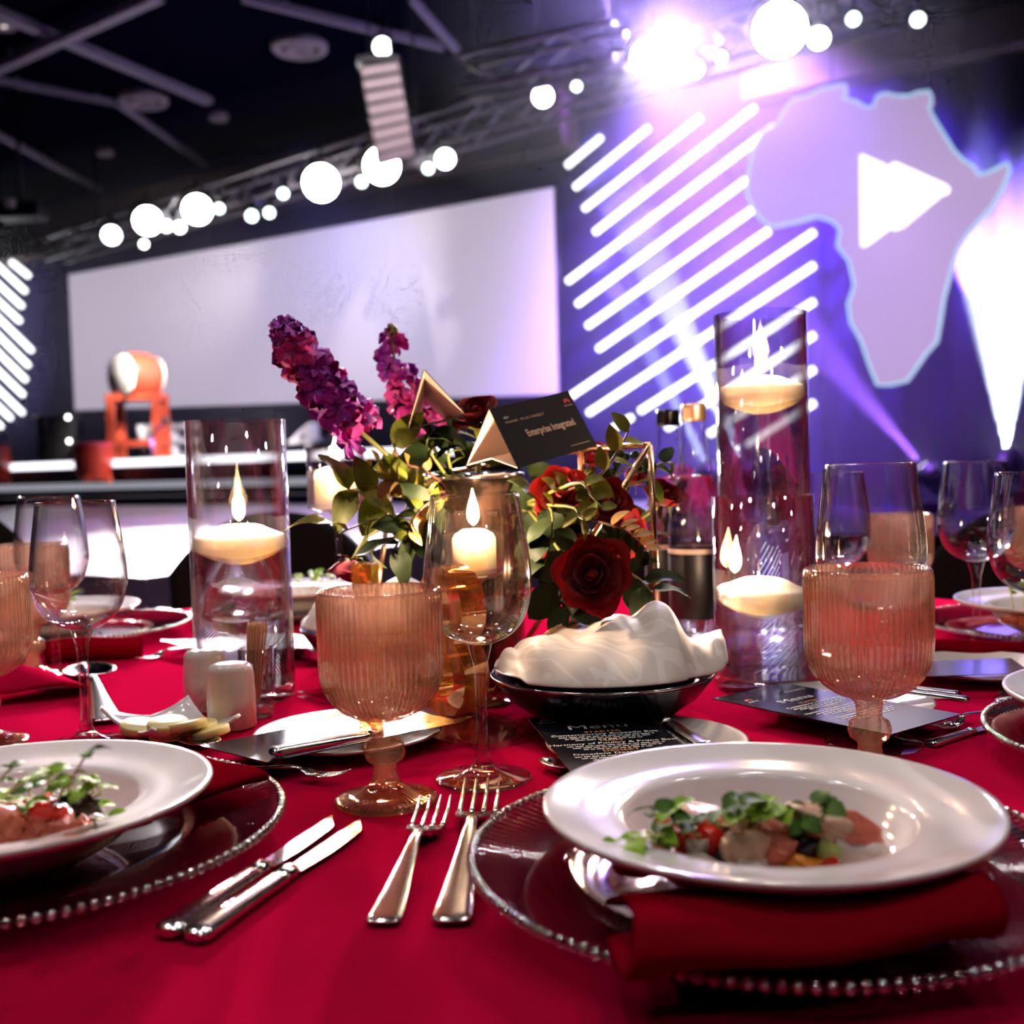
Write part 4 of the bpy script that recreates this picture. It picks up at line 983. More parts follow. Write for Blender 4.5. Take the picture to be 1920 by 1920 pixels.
lay(sp, False, 'silver dessert spoon lying between the two wine glasses', (202, 1360), (163, 1270))
lay(sp, False, 'silver dessert spoon half hidden under the menu before the basket', (1230, 1490), (1016, 1438))
lay(sp, False, 'silver spoon beside the empty rimmed bowl', (1990, 1300), (1872, 1307))
lay(kn, False, 'silver knife lying beside the fork at the slanting menu', (1742, 1402), (1900, 1352), 0.0)

# ------------------------------------------------------------------ shakers, toothpicks, butter
def shaker(label, p, hol):
    t = thing('shaker', label, 'shaker', p, group='pair of white shakers')
    k = B(); k.lathe([(0.0005, 0.0005), (0.0205, 0.0005), (0.0218, 0.002)] + sm([(0.0218, 0.03), (0.0208, 0.050), (0.0196, 0.0555), (0.0165, 0.0585), (0.010, 0.0600), (0.0005, 0.0603)], 4), 48); k.build('body', MT['ceramic_warm'], t)
    for i in range(hol):
        a = 2 * pi * i / hol; o = B().lathe([(0.0001, 0.0), (0.0011, 0.0)], 8).build('hole', MT['black_matte'], t); o.location = (0.005 * cos(a), 0.005 * sin(a), 0.0605)
shaker('white ceramic shaker touching the butter dish corner', T(436, 1364), 3)
shaker('white ceramic shaker behind its twin beside the candle vase', T(389, 1330), 5)
tg = T(484, 1343)
t = thing('toothpick_glass', 'small clear glass holding toothpicks beside the shakers', 'glass', tg)
k = B(); k.lathe([(0.0005, 0.0003), (0.0148, 0.0003), (0.0155, 0.003), (0.0168, 0.066), (0.0158, 0.066), (0.0145, 0.011), (0.0005, 0.010)], 32); k.build('body', MT['glass'], t)
k = B(); k.lathe([(0.0005, 0.0006), (0.0143, 0.0006), (0.0145, 0.009), (0.0005, 0.0095)], 32); k.build('base', MT['glass_thick'], t)
tpm = B(); tpm.tube([(0, 0, 0), (0, 0, 0.003), (0, 0, 0.077), (0, 0, 0.080)], [0.0003, 0.001, 0.001, 0.0003], 6); tpm = tpm.mesh('toothpick')
rr = random.Random(3)
for i in range(26):
    o = put('toothpick', tpm, MT['toothpick']); a = rr.random() * 6.28; r0 = 0.009 * sqrt(rr.random())
    bx_, by_ = -0.004 + r0 * .6 * cos(a), r0 * .6 * sin(a); tx, ty = 0.003 + r0 * 1.1 * cos(a) , r0 * 1.1 * sin(a)
    o.location = tg + V((bx_, by_, 0.0108)); o.rotation_euler = V((tx - bx_, ty - by_, 0.08)).to_track_quat('Z', 'X').to_euler()
    tag(o, 'wooden toothpick standing in the small glass', 'toothpick', 'toothpicks in the small glass')
dc = T(322, 1382)
cs = [T(190, 1368), T(356, 1345), T(452, 1384), T(286, 1412)]
t = thing('butter_dish', 'square white dish with upturned corners holding butter', 'dish', dc)
C4 = [c_ - dc for c_ in cs]
def dish(u, v):
    p = C4[0] * (1 - u) * (1 - v) + C4[1] * u * (1 - v) + C4[2] * u * v + C4[3] * (1 - u) * v
    a, b_ = (u - .5) * 2, (v - .5) * 2
    q = 1 - 0.18 * (1 - min(1, abs(a * b_) ** .7)) * max(abs(a), abs(b_)) ** 2
    z = 0.003 + 0.012 * (abs(a) ** 2.2 * abs(b_) ** 2.2) + 0.006 * max(abs(a), abs(b_)) ** 4
    return (p.x * q, p.y * q, z)
k = B(); k.grid(dish, 18, 18); k.build('dish_body', MT['porcelain'], t, solid=0.003)
k = B(); k.lathe([(0.001, 0.0), (0.018, 0.0), (0.018, 0.003)], 24); k.build('foot_ring', MT['porcelain'], t)
patm = B(); patm.lathe([(0.0005, 0.0), (0.0165, 0.0), (0.0172, 0.001), (0.0172, 0.0062), (0.0165, 0.0072), (0.0005, 0.0072)], 28); patm = patm.mesh('butter_pat')
for x, y, z, rx, ry in ((262, 1371, .007, .10, .15), (318, 1383, .0065, 0.0, 0.0), (372, 1372, .007, .05, -.1), (315, 1367, .0150, .12, .05), (352, 1368, .0145, -.1, -.15), (395, 1381, .007, -.05, -.2)):
    o = put('butter_pat', patm, MT['butter']); o.location = T(x, y, z); o.rotation_euler = (rx, ry, 0); tag(o, 'round yellow butter slice in the square white dish', 'butter', 'butter slices in the dish')

# ------------------------------------------------------------------ acrylic base and gold number
zA_ = 0.005
cn = [T(557, 1306), T(905, 1411), T(1045, 1381), T(705, 1286)]
t = thing('table_number', 'gold table number eighteen on a clear acrylic base', 'table number', (0, 0, 0))
k = B(); k.prism([c_ + V((0, 0, .0002)) for c_ in cn], (0, 0, zA_)); k.build('acrylic_base', MT['acrylic'], t, fixn=True)
thin('gold_acrylic', (0.97, 0.62, 0.28), 0.34, 0.6, 1.6, rough=0.04, gl=(1.0, 0.72, 0.40), milk=0.14, mcol=(1.0, 0.50, 0.16))
def numeral(ch, px, hgt, ang, lab):
    p = px + V((0, 0, zA_ + .0005))
    o = text(ch, 0.19, MT['gold_acrylic'], t, M.Identity(4), 'numeral', extrude=0.013, align='CENTER')
    ys = [v.co.y for v in o.data.vertices]; s = hgt / (max(ys) - min(ys)); y0 = min(ys)
    for v in o.data.vertices: v.co = ((v.co.x) * s * 0.95, (v.co.y - y0) * s, v.co.z)
    o.matrix_local = M.Translation(p) @ M.Rotation(ang, 4, 'Z') @ M.Rotation(pi / 2, 4, 'X')
    o['label'] = lab; return o
numeral('8', T(852, 1352), 0.138, -0.95, 'amber-gold numeral eight')
numeral('1', T(694, 1338), 0.138, -0.15, 'gold numeral one')

# ------------------------------------------------------------------ bread baskets
def basket(c, r, label, nlabel, rz=0.0, tail=True, sc=1.0):
    t = thing('bread_bowl', label, 'bowl', c, rz)
    k = B(); k.lathe(sm([(0.0005, 0.004), (r * .45, 0.004), (r * .62, 0.010), (r * .85, 0.026), (r, 0.041)], 5) + [(r * 1.015, 0.0425), (r * 1.01, 0.0405)] + sm([(r * .86, 0.022), (r * .63, 0.006), (r * .5, 0.0003), (0.0005, 0.0003)], 4), 64); k.build('bowl_body', MT['bowl_metal'], t)
    k = B(); k.lathe([(r * 1.000, 0.0415), (r * 1.02, 0.0422), (r * 1.022, 0.0438), (r * 1.0, 0.0442), (r * 1.0, 0.0415)], 64); k.build('rim', MT['silver'], t)
    tab = [(-1.0, 0.004), (-.88, .018), (-.65, .038), (-.3, .040), (0, .042), (.3, .048), (.5, .060), (.60, .060), (.70, .036), (.82, .028), (1.02, .034)]
    def prof(s):
        for i in range(len(tab) - 1):
            if s <= tab[i + 1][0]:
                f = (s - tab[i][0]) / (tab[i + 1][0] - tab[i][0]); f = f * f * (3 - 2 * f); return tab[i][1] * (1 - f) + tab[i + 1][1] * f
        return tab[-1][1]
    def nap(u, v):
        s = -1.0 + 2.0 * u; q = (v - .5) * 2
        half = r * 0.93 * sqrt(max(0.0, 1 - min(1, abs(s)) ** 2.2)) + 0.004
        if s > .6: half = half * 0.8 + 0.012
        x = s * r * 0.98 * (1.0 if s < .6 else 1 + 0.35 * (s - .6)); y = q * half
        edge = 1 - abs(q) ** 2.4
        fold = 0.0045 * sin(5 * s + 3.2 * q) * edge + 0.002 * sin(13 * s - 5 * q + 1) * edge + 0.001 * sin(27 * s + 9 * q) * edge
        rim_in = max(0.0, abs(q) - .75) * 4
        z = 0.035 + prof(s) * edge + fold + 0.008 * (1 - edge)
        if s < -.8 or s > .9: z += 0.004
        return (x, y, z + 0.004)
    k = B(); k.grid(nap, 60, 30); o = k.build('bread_napkin', MT['damask'], None, solid=0.0016, sub=1); o.location = c; o.rotation_euler = (0, 0, rz); tag(o, nlabel, 'napkin')
    return t
bc = DB(1132, 0.985); basket(bc, 0.100, 'dark metal bread bowl with a silver rim behind the menu', 'cream damask napkin wrapped in the bread bowl behind the menu', rz=0.12)
bc2 = DB(706, 1.315); basket(bc2, 0.088, 'dark metal bread bowl behind the gold table number', 'cream damask napkin in the bread bowl behind the gold number', rz=-0.5)
for dx, dy, lb in ((0.02, 0.035, 'browned bread roll peeping out behind the cream napkin peak'), (-0.02, 0.045, 'browned bread roll hidden behind the cream napkin fold')):
    t = thing('bread_roll', lb, 'bread', bc + V((dx, dy, 0.060)))
    k = B(); k.sphere((0, 0, 0), 0.028, 20, 12, (1.3, 1.0, 0.8)); k.build('crust', MT['bread'], t)
    k = B(); k.tube([(-0.02, -.01, 0.019), (0, 0, 0.0225), (0.02, 0.01, 0.019)], [0.001, 0.003, 0.001], 6); k.build('score_line', MT['card_inner'], t)

# ------------------------------------------------------------------ bottles
def bottle(p, h, capm, label, liquid):
    t = thing('water_bottle', label, 'bottle', p); r = 0.0345
    out_ = [(r - .003, 0.001), (r, 0.005), (r, h * .42)] + sm([(r, h * .45), (r * .93, h * .56), (r * .62, h * .74), (r * .44, h * .85), (r * .40, h * .93)], 5) + [(0.0140, h * .965)]
    k = B(); k.lathe([(0.0005, 0.001)] + out_, 40); k.build('glass_body', MT['glass'], t)
    k = B(); k.lathe([(0.0005, 0.004), (r - .003, 0.004), (r - .0025, h * .45)] + sm([(r - .003, h * .47), (r * .86, h * .56), (r * .60, h * .70)], 4) + [(0.0005, h * .705)], 40); o = k.build('water', MT['water'], t); o['label'] = 'clear still water'
    k = B(); k.lathe([(r + .0004, h * .12), (r + .0006, h * .122), (r + .0006, h * .40), (r + .0004, h * .402)], 40); lb = k.build('paper_label', MT['label_black'], t); lb['label'] = 'black paper label with fine print'
    k = B(); k.lathe([(r + .0008, h * .385), (r + .0008, h * .405)], 40); k.build('label_band', MT['card_inner'], lb)
    k = B(); k.lathe([(0.0150, h * .925)] + [(0.0150 + (0.0008 if i % 2 else 0.0), h * (.93 + .0055 * i)) for i in range(11)] + [(0.0142, h * .995), (0.0005, h * .996)], 30); k.build('screw_cap', capm, t)
bA = DB(1310, 1.36); bottle(bA, 0.302, MT['cap_copper'], 'clear water bottle with a copper screw cap and black label', True)
bB = DB(1262, 1.455); bottle(bB, 0.300, MT['black_gloss'], 'clear water bottle with a black screw cap', True)

# ------------------------------------------------------------------ other red napkins
def roll(c, L, r, rz, label, sc=(1, 1)):
    t = thing('rolled_napkin', label, 'napkin', c, rz)
    k = B(); pts_ = []; N = 46
    sp_ = [(r * (0.25 + 0.75 * i / N) * cos(i / N * 4 * pi), r * (0.25 + 0.75 * i / N) * sin(i / N * 4 * pi) * 0.75) for i in range(N + 1)]
    k.grid(lambda u, v: (L * (u - .5), sp_[int(round(v * N))][0] + 0.003 * sin(u * 7), sp_[int(round(v * N))][1] + r * 0.78 + 0.002 * sin(u * 5)), 14, N); k.build('cloth', MT['napkin_red'], t, solid=0.002)
    k = B(); k.grid(lambda u, v: (L * (u - .5) * (1 - .2 * v), r + v * 0.03, r * .8 * (1 - v) ** 2 + 0.0035), 8, 8); k.build('loose_flap', MT['napkin_red'], t, solid=0.002)
    return t
roll(T(178, 1238), 0.115, 0.021, 0.28, 'dark red rolled napkin lying beside the paired wine glasses')
roll(DB(1812, 1.205), 0.13, 0.016, -0.12, 'dark red rolled napkin before the salad bowl at the lilac-lit menu')
def napE(u, v):
    x = (u - .5) * 0.17; y = (v - .5) * 0.09; return (x, y, 0.010 + 0.020 * (1 - ((u - .35) * 1.7) ** 2) * (1 - (v * 2 - 1) ** 2 * .7) + 0.004 * sin(u * 9 + v * 4))
cloth_slab('folded_napkin', 'crimson folded napkin lying beside a goblet and the spoon', napE, 14, 10, 0.005, 'cloth_red', DB(5, 1.16), 0.4)
cloth_slab('folded_napkin', 'dark red folded napkin on the charger with the empty bowl', lambda u, v: ((u - .5) * 0.15, (v - .5) * 0.07, 0.024 + 0.004 * sin(u * pi) + 0.002 * sin(v * 7 + u * 5)), 14, 10, 0.006, 'napkin_red', pFR + V((-0.085, -0.080, 0.002)), -0.80)
# ================================================================== flowers and the centre vase
vb = DB(905, 1.175)
t = thing('ribbed_vase', 'dark bronze ribbed vase holding the flowers', 'vase', vb)
hv = 0.222
k = B(); k.lathe([(0.0005, 0.0005), (0.044, 0.0005), (0.046, 0.003), (0.0475, hv * .5), (0.0500, hv), (0.0475, hv), (0.0450, 0.008), (0.0005, 0.006)], 120, rib=lambda r, z, a, j, i: r * (1 + (0.010 if (j % 4) < 2 and 0.002 < z < hv - .001 and r > .0458 else 0))); k.build('body', MT['vase_bronze'], t)
k = B(); k.lathe([(0.0495, hv - .004), (0.0515, hv - .003), (0.0515, hv + .002), (0.0480, hv + .002), (0.0480, hv - .004)], 64); k.build('lip', MT['silver_dark'], t)
# gold rod frame
A_ = D(1218, 834, 1.075); Bq = D(905, 850, 1.30); L_ = D(730, 880, 1.20)
def gnd(x, d): return DB(x, d) + V((0, 0, 0.003))
t = thing('gold_rod_frame', 'geometric frame of gold rods standing around the flowers', 'flower stand', (0, 0, 0))
RODS = [(A_, gnd(1242, 1.075)), (A_, D(1088, 843, 1.12)), (D(1088, 843, 1.12), D(735, 905, 1.26)), (A_, gnd(928, 1.10)), (D(735, 905, 1.26), gnd(688, 1.20)), (gnd(928, 1.10), gnd(688, 1.20)), (gnd(1242, 1.075), gnd(928, 1.10)), (D(1088, 843, 1.12), gnd(1110, 1.22)), (gnd(1110, 1.22), gnd(1242, 1.075)), (gnd(1110, 1.22), gnd(688, 1.20))]
for p, q in RODS:
    k = B(); k.tube([p, q], 0.0030, 8); k.build('rod', MT['gold_rod'], t)

# ---- leaf shapes
def leaf_mesh(L, W, curl=0.3, fold=0.25, wav=0.0, tip=1.0, seed=0):
    k = B(); rn = random.Random(seed); ph = rn.random() * 6
    def f(u, v):
        s = u; q = (v - .5) * 2
        w = W * 0.5 * (sin(pi * min(1, s ** 0.75)) ** 0.8 if s < 1 else 0) * (1 if s < .95 else tip)
        a = curl * s
        x = L * (sin(a) / curl if curl else s); z = L * ((1 - cos(a)) / curl if curl else 0) * -1
        return (x, q * w, z + fold * abs(q) * w + wav * sin(s * 9 + ph + q * 2) * abs(q))
    k.grid(f, 8, 4); return k.mesh('leaf')
LV = {'big': leaf_mesh(0.052, 0.030, 0.9, 0.25, 0.002, 1, 1), 'oval': leaf_mesh(0.034, 0.024, 0.6, 0.2, 0.001, 1, 2), 'slim': leaf_mesh(0.045, 0.015, 0.8, 0.3, 0.001, 1, 3), 'tiny': leaf_mesh(0.015, 0.009, 0.5, 0.25, 0, 1, 4), 'rose': leaf_mesh(0.040, 0.026, 0.8, 0.2, 0.0015, 1, 5), 'long': leaf_mesh(0.085, 0.030, 1.3, 0.2, 0.004, 1, 6)}
_lm = {}
def leaf(kind, mat, parent, p, d, roll=0.0, sc=1.0, upv=(0, 0, 1)):
    key = (kind, mat)
    if key not in _lm:
        me = LV[kind].copy(); me.materials.clear(); me.materials.append(MT[mat]); _lm[key] = me
    o = bpy.data.objects.new('leaf', _lm[key]); COL.objects.link(o); o.parent = parent
    d = V(d).normalized(); up_ = V(upv)
    if abs(d.dot(up_)) > .95: up_ = V((0, -1, 0))
    m_ = frame(p, d, up_ - d * up_.dot(d)) @ M.Rotation(roll, 4, 'X') @ M.Scale(sc, 4)
    o.matrix_local = m_; return o
# ---- stock flower spikes
def floret_mesh(seed, n=7, r=0.020):
    rn = random.Random(seed); k = B()
    for i in range(n):
        a = i * 2.4; el = 0.15 + 1.15 * (i / n); L = r * (1.05 - 0.45 * i / n) * rn.uniform(.85, 1.15); W = L * 1.1
        d = V((cos(a) * cos(el), sin(a) * cos(el), sin(el))); sd = V((-sin(a), cos(a), 0)); nn = d.cross(sd)
        ph = rn.random() * 6
        def f(u, v):
            q = (v - .5) * 2; w = W * .5 * (0.25 + 0.95 * u) * sqrt(max(0.02, 1 - 0.75 * max(0, u - .55) * 2))
            return tuple(d * (L * u * (1 - 0.14 * q * q * u)) + sd * (q * w) + nn * (0.20 * L * sin(q * 4.5 + ph) * u * u - 0.30 * L * u * u + .1 * L * cos(q * 2)))
        k.grid(f, 4, 5)
    return k.mesh('floret')
FLO = [floret_mesh(s) for s in range(4)]
def curve(pts, s):
    n = len(pts) - 1; q = min(s * n, n - 1e-6); i = int(q); f = q - i
    P = [pts[max(i - 1, 0)], pts[i], pts[i + 1], pts[min(i + 2, n)]]
    return 0.5 * (2 * P[1] + (P[2] - P[0]) * f + (2 * P[0] - 5 * P[1] + 4 * P[2] - P[3]) * f * f + (-P[0] + 3 * P[1] - 3 * P[2] + P[3]) * f ** 3)
_fm = {}
def stock(pts, stem_to, label, n=22, sc=1.0, seed=0, sparse=0.0):
    rn = random.Random(seed); t = thing('stock_flower', label, 'flower', pts[0]); o0 = V(pts[0]); P = [V(p) - o0 for p in pts]
    ext = [V(stem_to) - o0, (V(stem_to) - o0) * .4 + P[0] * .6] + P
    k = B(); k.tube([curve(ext, i / 16) for i in range(17)], [0.0032 - 0.0019 * i / 16 for i in range(17)], 8); k.build('stem', MT['stem_green'], t)
    for i in range(n):
        s = (i + .5) / n; c_ = curve(P, s); tan = (curve(P, min(1, s + .03)) - curve(P, max(0, s - .03))).normalized()
        a = i * 2.4 + rn.uniform(-.3, .3); ref = V((0, 1, 0)); e1 = tan.cross(ref).normalized(); e2 = tan.cross(e1)
        rad = (e1 * cos(a) + e2 * sin(a)); size = sc * (1.05 if s < .55 else 1.05 - 1.15 * (s - .55)) * rn.uniform(.88, 1.12)
        if s > .55 and rn.random() < sparse: continue
        d = (rad + tan * (0.25 + 1.2 * max(0, s - .7))).normalized()
        m_ = frame(c_ + rad * 0.011 * size, d.orthogonal(), d) @ M.Rotation(rn.random() * 6, 4, 'Z') @ M.Scale(size, 4)
        key = (i % 4, 'stock_b' if rn.random() < .25 + .5 * s else 'stock_a')
        if key not in _fm:
            me = FLO[key[0]].copy(); me.materials.clear(); me.materials.append(MT[key[1]]); _fm[key] = me
        o = bpy.data.objects.new('floret', _fm[key]); COL.objects.link(o); o.parent = t; o.matrix_local = m_
    for i in range(7):
        s = 0.93 + 0.07 * i / 6; c_ = curve(P, min(1, s)); a = i * 2.4
        k = B(); k.sphere(c_ + V((0.004 * cos(a) * (1 - i / 8), 0.004 * sin(a), 0.003)), 0.0042 - 0.0003 * i, 8, 6, (0.8, 0.8, 1.4)); k.build('bud', MT['leaf_tan' if i % 2 else 'stem_green'], t)
    return t
root = vb + V((0, 0, 0.16))
stock([D(672, 805, 1.08), D(615, 735, 1.075), D(556, 655, 1.07), D(527, 612, 1.07)], root, 'long purple stock flower spike leaning out over the candle', 30, 1.05, 1)
stock([D(792, 800, 1.22), D(768, 752, 1.22), D(742, 690, 1.22), D(733, 615, 1.22)], root, 'shorter purple stock flower spike behind the kraft name tent', 24, 1.0, 5, 0.5)
stock([D(1300, 1000, 1.56), D(1296, 950, 1.57), D(1282, 905, 1.58), D(1275, 880, 1.58)], vb + V((0.02, 0.02, 0.16)), 'purple stock flower seen through the water bottles', 18, 1.1, 9)
bvp = DB(1475, 1.42)  # vase and flower added to give the magenta refracted in the tall vase
t = thing('bud_vase', 'small clear bud vase added behind the tall candle vase to hold the magenta flower', 'vase', bvp)
k = B(); k.lathe([(0.0005, 0.0005), (0.020, 0.0005), (0.022, 0.004)] + sm([(0.022, 0.03), (0.014, 0.06), (0.011, 0.085), (0.014, 0.095)], 4) + sm([(0.012, 0.095), (0.009, 0.085), (0.012, 0.06), (0.020, 0.03), (0.019, 0.008), (0.0005, 0.006)], 4), 32); k.build('body', MT['glass'], t)
k = B(); k.lathe([(0.0160, 0.096), (0.0150, 0.098), (0.0120, 0.097), (0.0125, 0.0945), (0.0160, 0.096)], 32); k.build('lip', MT['glass_thick'], t)
stock([D(1475, 1075, 1.42), D(1478, 1010, 1.42), D(1470, 930, 1.42), D(1462, 880, 1.42)], bvp + V((0, 0, .009)), 'magenta stock flower added to colour the refraction in the tall candle vase', 24, 1.0, 13)
# ---- roses
def petal_mesh(r0, h, wdt, lip, bulge, seed=0, pt=0.0):
    rn = random.Random(seed); ph = rn.random() * 6; k = B()
    def f(u, v):
        q = (v - .5) * 2; a = q * wdt; top = 1 - 0.30 * abs(q) ** 2.5 + pt * (1 - abs(q)) ** 2
        s = u * top; rad = r0 * (0.25 + 0.75 * sin(min(1, s * 1.15) * pi / 2) ** .8) + bulge * sin(s * pi) * r0 + lip * max(0, s - .55) ** 1.6 * 2.4
        rad *= 1 + 0.05 * sin(q * 5 + ph) * u
        return (rad * cos(a), rad * sin(a), h * s - lip * .35 * max(0, s - .78) * 3 + 0.02 * h * sin(q * 4 + ph) * u)
    k.grid(f, 8, 9); return k.mesh('petal')
def rose_proto(mat):
    ms = [[petal_mesh(0.20, 0.80, 1.25, 0.00, 0.25, 1), petal_mesh(0.30, 0.86, 1.05, 0.02, 0.25, 2)],
          [petal_mesh(0.48, 0.92, 0.95, 0.14, 0.22, 3), petal_mesh(0.50, 0.90, 0.9, 0.18, 0.2, 4)],
          [petal_mesh(0.68, 0.88, 0.85, 0.36, 0.18, 5, .0), petal_mesh(0.72, 0.82, 0.85, 0.42, 0.18, 6, .0)],
          [petal_mesh(0.82, 0.66, 0.80, 0.55, 0.15, 7, .0), petal_mesh(0.84, 0.62, 0.85, 0.6, 0.12, 8, .02)]]
    for row in ms:
        for m_ in row: m_.materials.append(mat)
    return ms
RP = {'red': rose_proto(MT['rose_red']), 'pink': rose_proto(MT['rose_pink'])}
def rose(p, face, rad, label, kind='red', open_=4, stem_to=None, leaves=True, seed=0):
    rn = random.Random(seed); fdir = V(face).normalized(); t = thing('rose', label, 'flower', p)
    m0 = frame((0, 0, 0), fdir.orthogonal(), fdir) @ M.Scale(rad, 4)
    k = B(); k.sphere((0, 0, 0.45), 0.2, 12, 8, (1, 1, 1.6)); k.v = [tuple(m0 @ V(v)) for v in k.v]; k.build('bud_core', MT['rose_red' if kind == 'red' else 'rose_pink'], t)
    cnt = [3, 4, 5, 6]
    for row in range(min(open_, 4)):
        for i in range(cnt[row]):
            a = 2 * pi * i / cnt[row] + row * .7 + rn.uniform(-.15, .15)
            o = bpy.data.objects.new('petal', RP[kind][row][i % 2]); COL.objects.link(o); o.parent = t
            o.matrix_local = m0 @ M.Rotation(a, 4, 'Z') @ M.Rotation(rn.uniform(-.06, .10) * row, 4, 'Y') @ M.Scale(rn.uniform(.95, 1.05), 4)
    for i in range(5):
        a = i * 1.256; d = m0.to_3x3() @ V((cos(a), sin(a), -.35)); leaf('slim', 'leaf_olive', t, m0 @ V((0.12 * cos(a), 0.12 * sin(a), 0)), d, 0, rad * 18)
    if stem_to is not None:
        e = V(stem_to) - V(p); k = B(); k.tube([(0, 0, 0), -fdir * rad * .8 + e * .12, e * .6 - fdir * rad * .3, e], 0.0028, 8); k.build('stem', MT['stem_green'], t)
        if leaves:
            for i in range(3): leaf('rose', 'leaf_dark', t, e * (.3 + .15 * i) - fdir * rad * .5, (cos(i * 2.3), -.4, sin(i * 2.3)), 0, 1.0, (0, -1, .3))
    return t
rose(D(1112, 1078, 1.01), (-0.15, -1, 0.18), 0.029, 'large open dark red rose hanging before the bread basket', stem_to=vb + V((0.06, -.02, 0.2)), seed=1)
rose(D(1240, 945, 1.13), (0.35, -.55, 0.9), 0.023, 'half-open red rose beside the gold rod and bottles', open_=3, stem_to=vb + V((.05, 0, .18)), seed=2)
rose(D(1052, 930, 1.10), (-0.1, -1, 0.35), 0.024, 'shaded dark red rose beside the bronze vase', stem_to=vb + V((.03, 0, .18)), seed=3)
rose(D(1130, 945, 1.08), (0.2, -1, 0.35), 0.022, 'dark red rose behind the yellow-green leaves', stem_to=vb + V((.05, 0, .18)), seed=4)
rose(D(1112, 870, 1.15), (0.0, -.7, 0.8), 0.020, 'small pinkish red rose under the printed name tent', 'pink', 3, vb + V((.03, 0, .2)), seed=5)
rose(D(895, 790, 1.16), (-0.1, -.5, 0.9), 0.024, 'red rose rising behind the printed name tent', open_=4, stem_to=vb + V((0, 0, .2)), seed=6)
rose(D(662, 1052, 1.12), (-0.25, -.35, -1), 0.024, 'drooping crimson rosebud above the amber goblet', 'pink', 3, vb + V((-.05, 0, .2)), leaves=False, seed=7)
rose(D(1185, 905, 1.12), (0.3, -.8, 0.7), 0.018, 'small red rosebud inside the gold rod corner', 'pink', 2, vb + V((.05, 0, .18)), leaves=False, seed=8)
rose(D(1060, 1010, 1.12), (-0.3, -1, 0.0), 0.023, 'very dark red rose deep in the arrangement', stem_to=vb + V((.04, 0, .15)), seed=12)
rose(D(1165, 1000, 1.14), (0.4, -1, 0.1), 0.022, 'dark red rose in shadow behind the gold diagonal rod', stem_to=vb + V((.05, 0, .15)), seed=13)
# ---- greenery sprigs
def sprig(pts, kind, mat, n, label, sc=1.0, seed=0, stemmat='stem_green', r=0.0014, spread=1.0, start=0.15):
    rn = random.Random(seed); t = thing('greenery_sprig', label, 'foliage', pts[0]); P = [V(p) - V(pts[0]) for p in pts]
    k = B(); k.tube([curve(P, i / 10) for i in range(11)], [r * 1.3 - r * .7 * i / 10 for i in range(11)], 6); k.build('stem', MT[stemmat], t)
    for i in range(n):
        s = start + (1 - start) * (i + .5) / n; c_ = curve(P, s); tan = (curve(P, min(1, s + .04)) - curve(P, max(0, s - .04))).normalized()
        a = i * pi + rn.uniform(-.6, .6); e1 = tan.cross(V((0, 1, 0.2))).normalized(); e2 = tan.cross(e1)
        d = (e1 * cos(a) + e2 * sin(a) * .6) * spread + tan * .55
        leaf(kind, mat[i % len(mat)] if isinstance(mat, tuple) else mat, t, c_, d, rn.uniform(-.8, .8), sc * rn.uniform(.75, 1.15), (0, -.7, .7))
    return t
c0 = vb + V((-0.02, -0.01, 0.205))
sprig([c0, D(770, 880, 1.13), D(735, 832, 1.12)], 'big', 'leaf_olive', 4, 'olive green broad-leaved sprig below the purple spike', 1.05, 1)
sprig([c0, D(760, 930, 1.12), D(690, 925, 1.09), D(650, 918, 1.08)], 'big', 'leaf_olive', 6, 'olive leaf sprig reaching over the pillar candle in the taller holder', 1.0, 2)
sprig([c0, D(770, 960, 1.10), D(700, 975, 1.08), D(635, 1000, 1.07)], 'long', ('leaf_olive', 'leaf_pale'), 4, 'long drooping sprig with a pale twisted leaf', 0.85, 3)
sprig([c0, D(800, 960, 1.09), D(760, 1000, 1.07), D(735, 1035, 1.06)], 'rose', 'leaf_dark', 7, 'dark drooping leaf sprig above the gold numeral', 1.2, 4)
sprig([c0, D(790, 880, 1.12), D(745, 868, 1.11), D(690, 862, 1.10)], 'tiny', 'leaf_tan', 9, 'tan small-leaved twig beside the taller candle holder', 1.2, 5, 'stem_brown')
sprig([c0, D(795, 920, 1.10), D(760, 905, 1.09), D(720, 900, 1.08)], 'tiny', ('leaf_tan', 'leaf_pale'), 12, 'tan small-leaved twig in the middle of the greenery', 1.3, 6, 'stem_brown')
sprig([c0, D(800, 945, 1.08), D(775, 975, 1.07), D(765, 1005, 1.06)], 'tiny', ('leaf_tan', 'leaf_olive'), 12, 'tan small-leaved twig hanging beside the wine glass', 1.3, 7, 'stem_brown')
sprig([c0, D(815, 860, 1.12), D(800, 830, 1.12), D(812, 806, 1.12)], 'rose', 'leaf_dark', 8, 'dark leaf sprig under the kraft name tent', 0.9, 8)
sprig([c0, D(840, 855, 1.13), D(850, 830, 1.14), D(862, 800, 1.15)], 'tiny', ('leaf_dark', 'leaf_olive'), 14, 'dark small-leaved sprig between the two name tents', 1.4, 9)
c1 = vb + V((0.05, -0.02, 0.19))
sprig([c1, D(1110, 900, 1.05), D(1155, 850, 1.05), D(1180, 805, 1.05)], 'tiny', 'leaf_pale', 7, 'yellow-green sprig rising above the gold rod', 1.7, 10, 'stem_brown')
sprig([c1, D(1080, 905, 1.02), D(1105, 925, 1.0), D(1130, 955, 0.99)], 'oval', ('leaf_pale', 'leaf_olive'), 7, 'yellow-green leaf sprig over the red roses', 0.55, 11)
sprig([c1, D(1070, 950, 1.02), D(1085, 968, 1.0), D(1095, 975, 0.99)], 'tiny', 'leaf_pale', 7, 'pale small-leaved sprig above the large rose', 1.3, 12)
